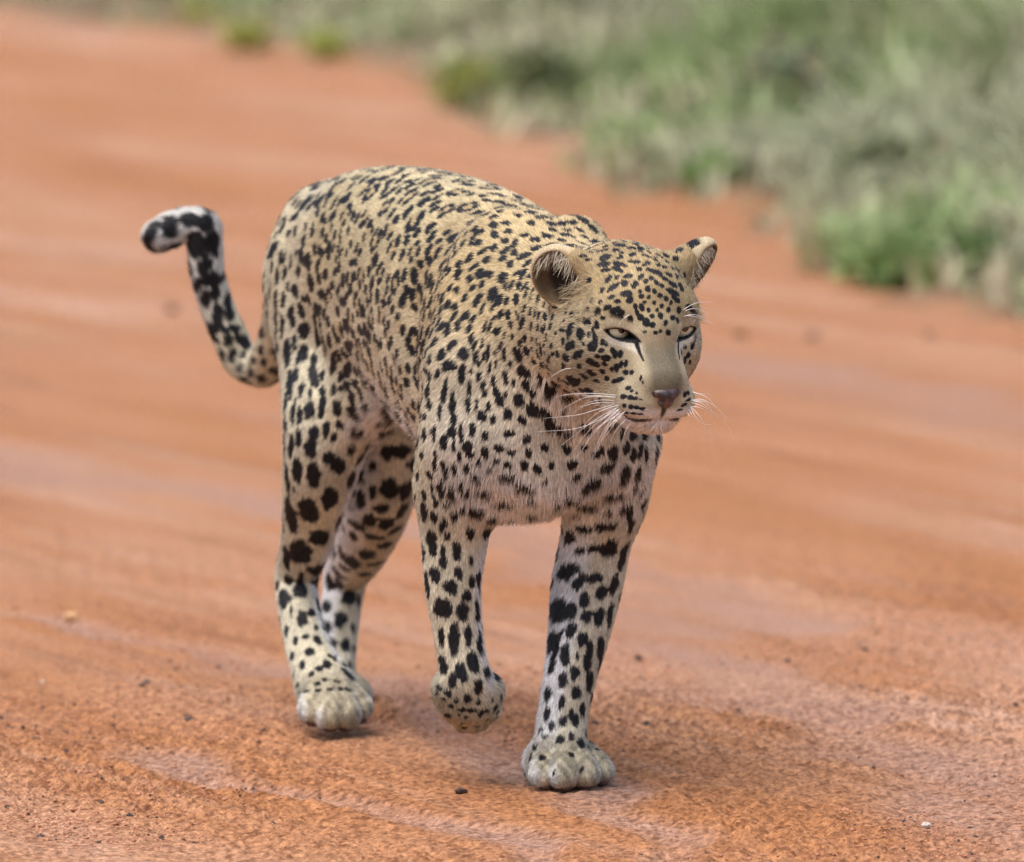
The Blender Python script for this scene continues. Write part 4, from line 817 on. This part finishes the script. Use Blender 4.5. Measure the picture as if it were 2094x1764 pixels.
def ground_mat():
    m = bpy.data.materials.new('red_dirt'); m.use_nodes = True; nt = m.node_tree; b = nt.nodes['Principled BSDF']; N = nt.nodes.new; L = nt.links.new
    tc = N('ShaderNodeTexCoord')
    def noise(scale, det=4, rot=0., st=(1, 1, 1), rough=.6):
        m0 = N('ShaderNodeMapping'); m0.inputs['Rotation'].default_value[2] = rot; L(tc.outputs['Object'], m0.inputs[0]); mp = N('ShaderNodeMapping'); mp.inputs['Scale'].default_value = st; L(m0.outputs[0], mp.inputs[0])
        n = N('ShaderNodeTexNoise'); n.inputs['Scale'].default_value = scale; n.inputs['Detail'].default_value = det; n.inputs['Roughness'].default_value = rough; L(mp.outputs[0], n.inputs[0]); return n.outputs[0]
    def ramp(x, stops):
        c = N('ShaderNodeValToRGB'); e = c.color_ramp.elements
        for i, (p, cc) in enumerate(stops):
            el = e[i] if i < 2 else e.new(p)
            el.position = p; el.color = (*cc, 1)
        L(x, c.inputs[0]); return c.outputs[0]
    def mix(f, a, bb, mode='MIX'):
        x = N('ShaderNodeMix'); x.data_type = 'RGBA'; x.blend_type = mode
        if isinstance(f, float): x.inputs[0].default_value = f
        else: L(f, x.inputs[0])
        for s_, v in ((6, a), (7, bb)):
            if isinstance(v, tuple): x.inputs[s_].default_value = (*v, 1)
            else: L(v, x.inputs[s_])
        return x.outputs[2]
    def attr(n): a = N('ShaderNodeAttribute'); a.attribute_name = n; return a.outputs['Fac']
    big = noise(.9, 4, -.38, (1, .25, 1)); c = ramp(big, [(.34, (.45, .200, .088)), (.5, (.50, .255, .140)), (.66, (.55, .335, .235))])
    streak = noise(5, 4, -.42, (1, .09, 1)); c = mix(ramp(streak, [(.42, (0, 0, 0)), (.60, (.8, .8, .8))]), c, (.41, .175, .070))
    st2 = noise(9, 4, -.44, (1, .07, 1)); c = mix(ramp(st2, [(.53, (0, 0, 0)), (.68, (.42, .42, .42))]), c, (.47, .295, .210))
    st3 = noise(16, 4, -.38, (1, .06, 1)); c = mix(ramp(st3, [(.55, (0, 0, 0)), (.70, (.55, .55, .55))]), c, (.26, .11, .055))
    pk = N('ShaderNodeMath'); pk.operation = 'MULTIPLY'; L(attr('packed'), pk.inputs[0]); L(ramp(noise(8, 4, -.44, (1, .12, 1)), [(.30, (.25,) * 3), (.62, (.95,) * 3)]), pk.inputs[1])
    c = mix(pk.outputs[0], c, (.42, .245, .175))
    grain = noise(420, 3, 0, (1, 1, 1), .7); c = mix(.85, c, ramp(grain, [(.30, (.55, .50, .48)), (.52, (1, 1, 1)), (.72, (1.25, 1.28, 1.3))]), 'MULTIPLY')
    gr2 = noise(130, 4, -.3, (1, .6, 1), .65); c = mix(.8, c, ramp(gr2, [(.28, (.62, .56, .54)), (.5, (1, 1, 1)), (.75, (1.14, 1.15, 1.16))]), 'MULTIPLY')
    c = mix(1.0, c, ramp(attr('grit'), [(.05, (.52, .46, .43)), (.5, (.98, .98, .98)), (.95, (1.35, 1.4, 1.42))]), 'MULTIPLY')
    vo = N('ShaderNodeTexVoronoi'); vo.inputs['Scale'].default_value = 75; L(tc.outputs['Object'], vo.inputs[0])
    c = mix(ramp(vo.outputs['Distance'], [(.04, (.8, .8, .8)), (.12, (0, 0, 0))]), c, (.16, .07, .045))
    vg = ramp(noise(6, 5), [(.35, (.10, .075, .045)), (.6, (.24, .17, .10))])
    c = mix(attr('verge'), c, vg)
    L(c, b.inputs['Base Color']); b.inputs['Roughness'].default_value = .92; b.inputs['Specular IOR Level'].default_value = .15
    bp = N('ShaderNodeBump'); bp.inputs['Strength'].default_value = .9; bp.inputs['Distance'].default_value = .006
    ad = N('ShaderNodeMath'); ad.operation = 'MULTIPLY_ADD'; ad.inputs[1].default_value = .6; L(grain, ad.inputs[0]); L(gr2, ad.inputs[2]); L(ad.outputs[0], bp.inputs['Height']); L(bp.outputs[0], b.inputs['Normal'])
    return m
obj('dirt_road', gme, ground_mat(), kind='structure')
from mathutils.kdtree import KDTree
def hz(x, y):                                        # ground height at a point
    i = np.clip(np.searchsorted(gx, x) - 1, 0, len(gx) - 2); j = np.clip(np.searchsorted(gy, y) - 1, 0, len(gy) - 2)
    Hh_ = h.reshape(len(gx), len(gy)); tx = (x - gx[i]) / (gx[i + 1] - gx[i]); ty = (y - gy[j]) / (gy[j + 1] - gy[j])
    return Hh_[i, j] * (1 - tx) * (1 - ty) + Hh_[i + 1, j] * tx * (1 - ty) + Hh_[i, j + 1] * (1 - tx) * ty + Hh_[i + 1, j + 1] * tx * ty
print('ground', round(time.time() - T0, 1), len(G2))

# ------------------------------------------------------------------ loose crumbs of earth (one mass) and the stones one can pick out
ICO_V = np.array([(1, 0, 0), (-1, 0, 0), (0, 1, 0), (0, -1, 0), (0, 0, 1), (0, 0, -1.0)]); ICO_F = np.array([(0,2,4),(2,1,4),(1,3,4),(3,0,4),(2,0,5),(1,2,5),(3,1,5),(0,3,5)])
def crumbs(name, n, seed, size, mat_, ylim):
    r_ = np.random.default_rng(seed); y = r_.uniform(*ylim, n); x = r_.uniform(-.056, .056, n) * y
    p = np.stack([x, y], 1); dens = ss(-.5, .8, n2(p, 9, 71, RD, 2.5)) * (1 - .75 * ss(.1, .04, np.minimum(poly_d(p, TR1)[0], poly_d(p, TR2)[0])))
    k = r_.uniform(size=n) < dens; x, y = x[k], y[k]; n = len(x)
    s_ = size * np.exp(r_.normal(size=n) * .45); z = hz(x, y)
    v = ICO_V[None] * s_[:, None, None] * r_.uniform(.6, 1.25, (n, 6, 1)) * np.array([1, 1, .7]) + np.stack([x, y, z + s_ * .25], 1)[:, None]
    f = (ICO_F[None] + 6 * np.arange(n)[:, None, None]).reshape(-1, 3)
    o = obj(name, mesh_from(name, v.reshape(-1, 3), f, False), mat_, kind='stuff'); return o
def earth_mat(name, a, b_, sc=30):
    m = bpy.data.materials.new(name); m.use_nodes = True; nt = m.node_tree; b = nt.nodes['Principled BSDF']; b.inputs['Roughness'].default_value = .9
    g = nt.nodes.new('ShaderNodeTexCoord'); n = nt.nodes.new('ShaderNodeTexNoise'); n.inputs['Scale'].default_value = sc; n.inputs['Detail'].default_value = 5; nt.links.new(g.outputs['Object'], n.inputs[0])
    c = nt.nodes.new('ShaderNodeValToRGB'); c.color_ramp.elements[0].position = .35; c.color_ramp.elements[0].color = (*a, 1); c.color_ramp.elements[1].position = .65; c.color_ramp.elements[1].color = (*b_, 1)
    nt.links.new(n.outputs[0], c.inputs[0]); nt.links.new(c.outputs[0], b.inputs['Base Color']); return m
crumb_m = earth_mat('crumb_earth', (.22, .085, .04), (.52, .25, .14), 160)
o = crumbs('loose_earth', 75000, 81, .0014, crumb_m, (11.3, 14.5)); o['label'] = 'loose crumbs and grit of red earth scattered over the road'; o['category'] = 'grit'
def stone(px, py, w, hgt, mat_, name, label, cat, seed, flat=.75, group=None):
    g = GP(px, py); sc_ = 0.5 * w / FPX * g[1] / math.cos(PITCH); r_ = np.random.default_rng(seed)
    import bmesh
    bm = bmesh.new(); bmesh.ops.create_icosphere(bm, subdivisions=3, radius=1)
    co = np.array([v.co for v in bm.verts]); fc = np.array([[v.index for v in f.verts] for f in bm.faces]); bm.free()
    d = 1 + .22 * nz(co, 2.2, seed) + .10 * nz(co, 6, seed + 1) + .04 * nz(co, 15, seed + 2)
    for i in range(5):                              # chipped facets
        n = nrm(r_.normal(size=3)); t = co @ n; d = np.where(t > .62, d * np.clip(.62 / np.maximum(t, .62) + .25 * (1 - .62 / np.maximum(t, .62)), 0, 1), d)
    v = co * d[:, None] * np.array([sc_, sc_ * .8, sc_ * hgt / w * 1.5 * flat]); v[:, 2] -= v[:, 2].min() * .78
    me_ = mesh_from(name, v, fc, False); o = obj(name, me_, mat_); o.location = (g[0], g[1], float(hz(g[0], g[1]))); o.rotation_euler[2] = r_.uniform(0, .6)
    o['label'] = label; o['category'] = cat
    if group: o['group'] = group
    return o
dark_m = earth_mat('dark_clod', (.028, .020, .018), (.09, .055, .04), 220); pale_m = earth_mat('pale_stone', (.42, .36, .30), (.75, .70, .64), 200); orange_m = earth_mat('orange_clod', (.55, .32, .15), (.72, .48, .27), 90); brown_m = earth_mat('brown_clod', (.10, .05, .032), (.20, .10, .065), 60)
o = crumbs('dark_specks', 2600, 83, .0019, dark_m, (11.3, 14.0)); o['label'] = 'dark specks of earth strewn over the road'; o['category'] = 'grit'
stone(942, 1628, 30, 15, dark_m, 'dark_clod', 'small dark brown clod lying in front of the planted fore paw', 'clod', 1)
stone(1892, 1693, 22, 12, pale_m, 'white_pebble', 'small white pebble on the smooth track at lower right', 'pebble', 2)
stone(148, 1274, 34, 24, orange_m, 'orange_clod', 'rounded orange clod lying alone left of the hind paw', 'clod', 3)
for i, (x, y, w, lab) in enumerate(((248, 1592, 14, 'dark pebble near the lower left corner, above the greyish track'), (290, 1422, 11, 'dark pebble at left, level with the lifted hind paw'), (47, 1499, 11, 'dark pebble close to the left edge of the picture'), (2077, 1465, 14, 'dark pebble at the right edge beside the smooth track'), (557, 1685, 11, 'dark pebble at the bottom, left of the dark clod'), (152, 1449, 9, 'tiny dark pebble below the orange clod'))):
    stone(x, y, w, 8, dark_m, 'dark_pebble', lab, 'pebble', 10 + i, group='dark pebbles on the road')
stone(86, 1393, 10, 7, pale_m, 'pale_pebble', 'tiny pale pebble near the left edge below the orange clod', 'pebble', 31)
for i, (x, y, w, lab) in enumerate(((1512, 692, 26, 'blurred dark lump on the road just right of the face'), (1660, 692, 34, 'blurred brown lump on the road, farther right of the face'), (352, 640, 26, 'blurred brown lump on the road left of the curled tail'), (1900, 690, 16, 'small blurred lump on the road toward the right verge'))):
    stone(x, y, w, 16, brown_m, 'earth_lump', lab, 'clod', 40 + i, group='blurred lumps on the far road')

# ------------------------------------------------------------------ verge plants
def leaf_mat(name, attr_name='tint'):
    m = bpy.data.materials.new(name); m.use_nodes = True; nt = m.node_tree; b = nt.nodes['Principled BSDF']
    a = nt.nodes.new('ShaderNodeAttribute'); a.attribute_name = attr_name; nt.links.new(a.outputs['Color'], b.inputs['Base Color']); b.inputs['Roughness'].default_value = .6
    tr = nt.nodes.new('ShaderNodeBsdfTranslucent'); nt.links.new(a.outputs['Color'], tr.inputs[0]); mx = nt.nodes.new('ShaderNodeMixShader'); mx.inputs[0].default_value = .3
    nt.links.new(b.outputs[0], mx.inputs[1]); nt.links.new(tr.outputs[0], mx.inputs[2]); nt.links.new(mx.outputs[0], nt.nodes['Material Output'].inputs[0]); return m
plant_m = leaf_mat('plant')
def tinted(name, v, f, tint, parent=None):
    me_ = mesh_from(name, v, f, False); me_.attributes.new('tint', 'FLOAT_COLOR', 'POINT').data.foreach_set('color', np.concatenate([tint, np.ones((len(tint), 1))], 1).astype(np.float32).ravel())
    return obj(name, me_, plant_m, parent)
def blades(base, hgt, lean, wid, tint, r_):
    """tapered bent blades, 3 triangles each"""
    n = len(base); az = r_.uniform(0, 6.28, n); d = np.stack([np.cos(az), np.sin(az), np.zeros(n)], 1); sd_ = np.stack([-np.sin(az), np.cos(az), np.zeros(n)], 1)
    up = V(0, 0, 1); w = (wid * r_.uniform(.6, 1.3, n))[:, None]
    mid = base + d * (hgt * lean * .35)[:, None] + up * (hgt * .6)[:, None]; tip = base + d * (hgt * lean)[:, None] + up * (hgt * (1 - .25 * lean))[:, None]
    v = np.stack([base - sd_ * w, base + sd_ * w, mid - sd_ * w * .8, mid + sd_ * w * .8, tip], 1).reshape(-1, 3)
    k = 5 * np.arange(n)[:, None, None]; f = (np.array([[0, 1, 3], [0, 3, 2], [2, 3, 4]])[None] + k).reshape(-1, 3)
    return v, f, np.repeat(tint, 5, 0)
r_ = np.random.default_rng(91)
def in_verge(x, y):
    p = np.stack([x, y], 1); d, s_ = poly_d(p, EDGE); return d * np.where(s_ == es_ref, 1, -1)
n = 56000; y = r_.uniform(17, 44, n); x = r_.uniform(-.085, .085, n) * y + r_.uniform(-1, 1.5, n)
iv = in_verge(x, y); ang_x = x / y * FPX + CX
tuft = n2(np.stack([x, y], 1), 2.6, 92)
dens = ss(-.05, .3, iv) * np.clip(.5 + .8 * tuft, .12, 1) * (.05 + .95 * ss(420, 850, ang_x)) * (1 - ss(1.6, 3.0, iv) * ss(800, 500, ang_x))
k = r_.uniform(size=n) < dens; x, y, iv, tuft, ang_x = x[k], y[k], iv[k], tuft[k], ang_x[k]
rep = 5; x = np.repeat(x, rep) + r_.normal(size=len(x) * rep) * .03; y = np.repeat(y, rep) + r_.normal(size=len(y) * rep) * .03; iv = np.repeat(iv, rep); tuft = np.repeat(tuft, rep); ang_x = np.repeat(ang_x, rep)
tall = (.10 + .45 * ss(.1, 1.6, iv)) * (.4 + .6 * ss(600, 1000, ang_x))
hg = tall * r_.uniform(.5, 1.4, len(x))
kind = .02 + n2(np.stack([x, y], 1), 1.6, 93) + .35 * r_.normal(size=len(x))
STR, GRN, GRY = np.array([.56, .51, .35]), np.array([.29, .37, .15]), np.array([.40, .42, .26])
w1, w2_ = ss(-.1, .5, kind)[:, None], ss(-.1, -.7, kind)[:, None]
tint = (STR * (1 - w1) + GRN * w1) * (1 - w2_) + GRY * w2_; tint = tint * r_.uniform(.6, 1.3, len(x))[:, None]
v, f, tt = blades(np.stack([x, y, hz(x, y)], 1), hg, r_.uniform(.3, 1.3, len(x)), .008 + .004 * (y - 17) / 20, tint, r_)
o = tinted('verge_grass', v, f, tt); o['kind'] = 'stuff'; o['label'] = 'mixed dry and green grass covering the verge behind the road'; o['category'] = 'grass'
print('grass', round(time.time() - T0, 1), len(x))
def shrub(px, py, wpx, hpx, tint, label, seed, nl=1400, leaf=.022, name='shrub', cat='shrub', group='shrubs on the verge', stems=9):
    r_ = np.random.default_rng(seed); g = GP(px, py); m = g[1] / FPX; W, Hh_ = wpx * m / 2, hpx * m
    root = bpy.data.objects.new(name, None); COL.objects.link(root); root.location = (g[0], g[1], float(hz(g[0], g[1])))
    root['label'] = label; root['category'] = cat; root['group'] = group
    tips, sv, sf = [], [], []
    for i in range(stems):
        a = r_.uniform(0, 6.28); R = W * math.sqrt(r_.uniform(.05, 1)) * .8; top = V(math.cos(a) * R, math.sin(a) * R, Hh_ * r_.uniform(.55, .95) * (1 - .35 * (R / W) ** 2)); mid = top * V(.35, .35, .5)
        c = [V(0, 0, -.02) + r_.normal(size=3) * V(.02, .02, 0), mid, top]; tips.append((mid, top))
        for (p, q, r0, r1) in ((c[0], c[1], .008, .005), (c[1], c[2], .005, .002)):
            t = nrm(q - p); a1 = nrm(np.cross(t, V(.3, 1, 0))); a2 = np.cross(t, a1); b0 = len(sv)
            for pt, rr in ((p, r0), (q, r1)):
                for j in range(4): sv.append(pt + rr * (math.cos(j * 1.57) * a1 + math.sin(j * 1.57) * a2))
            for j in range(4): sf.append((b0 + j, b0 + (j + 1) % 4, b0 + 4 + (j + 1) % 4, b0 + 4 + j))
    tinted('stems', np.array(sv), np.array(sf), np.tile(np.array([[.13, .10, .07]]), (len(sv), 1)), root)
    ci = r_.integers(0, stems, nl); M_ = np.array([t[0] for t in tips])[ci]; T_ = np.array([t[1] for t in tips])[ci]; tt = r_.uniform(.0, 1.08, nl)[:, None]
    p = M_ + (T_ - M_) * tt + r_.normal(size=(nl, 3)) * np.array([W, W, Hh_ * .6]) * .30; p[:, 2] = np.abs(p[:, 2])
    a = nrm2(r_.normal(size=(nl, 3)) + V(0, 0, .4)); b = nrm2(np.cross(a, r_.normal(size=(nl, 3)))); L_ = 1.35 * leaf * r_.uniform(.6, 1.4, nl)[:, None]
    v = np.stack([p, p + a * L_ * .5 + b * L_ * .32, p + a * L_, p + a * L_ * .5 - b * L_ * .32], 1).reshape(-1, 3); f = np.arange(4 * nl).reshape(-1, 4)
    tn = np.array(tint)[None] * r_.uniform(.55, 1.4, (nl, 1)) * (1 + .12 * r_.normal(size=(nl, 3))); tinted('foliage', v, f, np.repeat(np.clip(tn, .01, 1), 4, 0), root)
    return root
def nrm2(a): return a / (np.linalg.norm(a, axis=1)[:, None] + 1e-9)
BR, DK, GY_, YL, OL = (.20, .32, .09), (.15, .25, .10), (.34, .34, .24), (.26, .28, .06), (.13, .16, .06)
shrub(1850, 590, 230, 110, (.21, .30, .10), 'bright green leafy shrub at the front of the verge', 1, 1200)
shrub(2010, 600, 120, 90, (.12, .20, .06), 'mid green shrub right of the bright green one, near the right edge', 2, 900)
shrub(2075, 300, 190, 190, DK, 'dark green shrub at the right edge of the picture', 3, 2200, .035)
shrub(1650, 330, 240, 190, (.25, .27, .15), 'grey green shrub in the middle of the verge with a dark hollow beneath', 4, 2000, .03)
shrub(1330, 130, 280, 170, GY_, 'pale greyish shrub of the far verge above the head', 5, 1700, .035)
shrub(1480, 200, 190, 160, (.26, .24, .17), 'dry greyish brown shrub behind the left ear', 6, 1300, .03)
shrub(1720, 130, 200, 200, (.16, .24, .09), 'fresh green shrub at the top of the picture right of the pale one', 7, 1700, .035)
shrub(1930, 180, 190, 200, (.18, .22, .11), 'soft green shrub at the top right, left of the dark green one', 8, 1700, .035)
shrub(1790, 440, 190, 130, (.17, .18, .08), 'olive shrub behind the bright green one', 9, 1300, .026)
shrub(1450, 420, 90, 60, BR, 'small bright green plant on the road edge right of the left ear', 10, 500, .02)
shrub(960, 230, 150, 90, YL, 'yellow green plant where the verge bends, above the shoulder', 11, 900, .022)
shrub(1100, 250, 170, 130, OL, 'olive tufted shrub above the back of the head', 12, 1200, .024)
shrub(1275, 375, 70, 60, YL, 'small yellow green plant at the road edge above the left ear', 13, 450, .02)
shrub(900, 80, 130, 80, (.14, .20, .05), 'green shrub of the far verge above the rump', 14, 800, .028)
shrub(1060, 110, 190, 120, (.22, .25, .13), 'dim green shrub at the top centre', 15, 1200, .03)
shrub(2080, 470, 150, 120, (.16, .18, .09), 'dull green shrub above the right end of the road', 16, 1000, .026)
shrub(1560, 60, 220, 160, (.30, .29, .22), 'bleached dry shrub at the top right of centre', 17, 1500, .035)
for i, (x, y, w, hh, lab) in enumerate(((402, 55, 80, 42, 'yellow green weed on the far left verge, leftmost of three'), (495, 108, 95, 45, 'yellow green weed on the far left verge, middle of three'), (668, 132, 90, 42, 'yellow green weed on the far left verge, nearest the shrubs'))):
    shrub(x, y, w, hh, (.42, .44, .10), lab, 50 + i, 420, .02, 'weed', 'weed', 'yellow green weeds', 7)
print('done', round(time.time() - T0, 1))
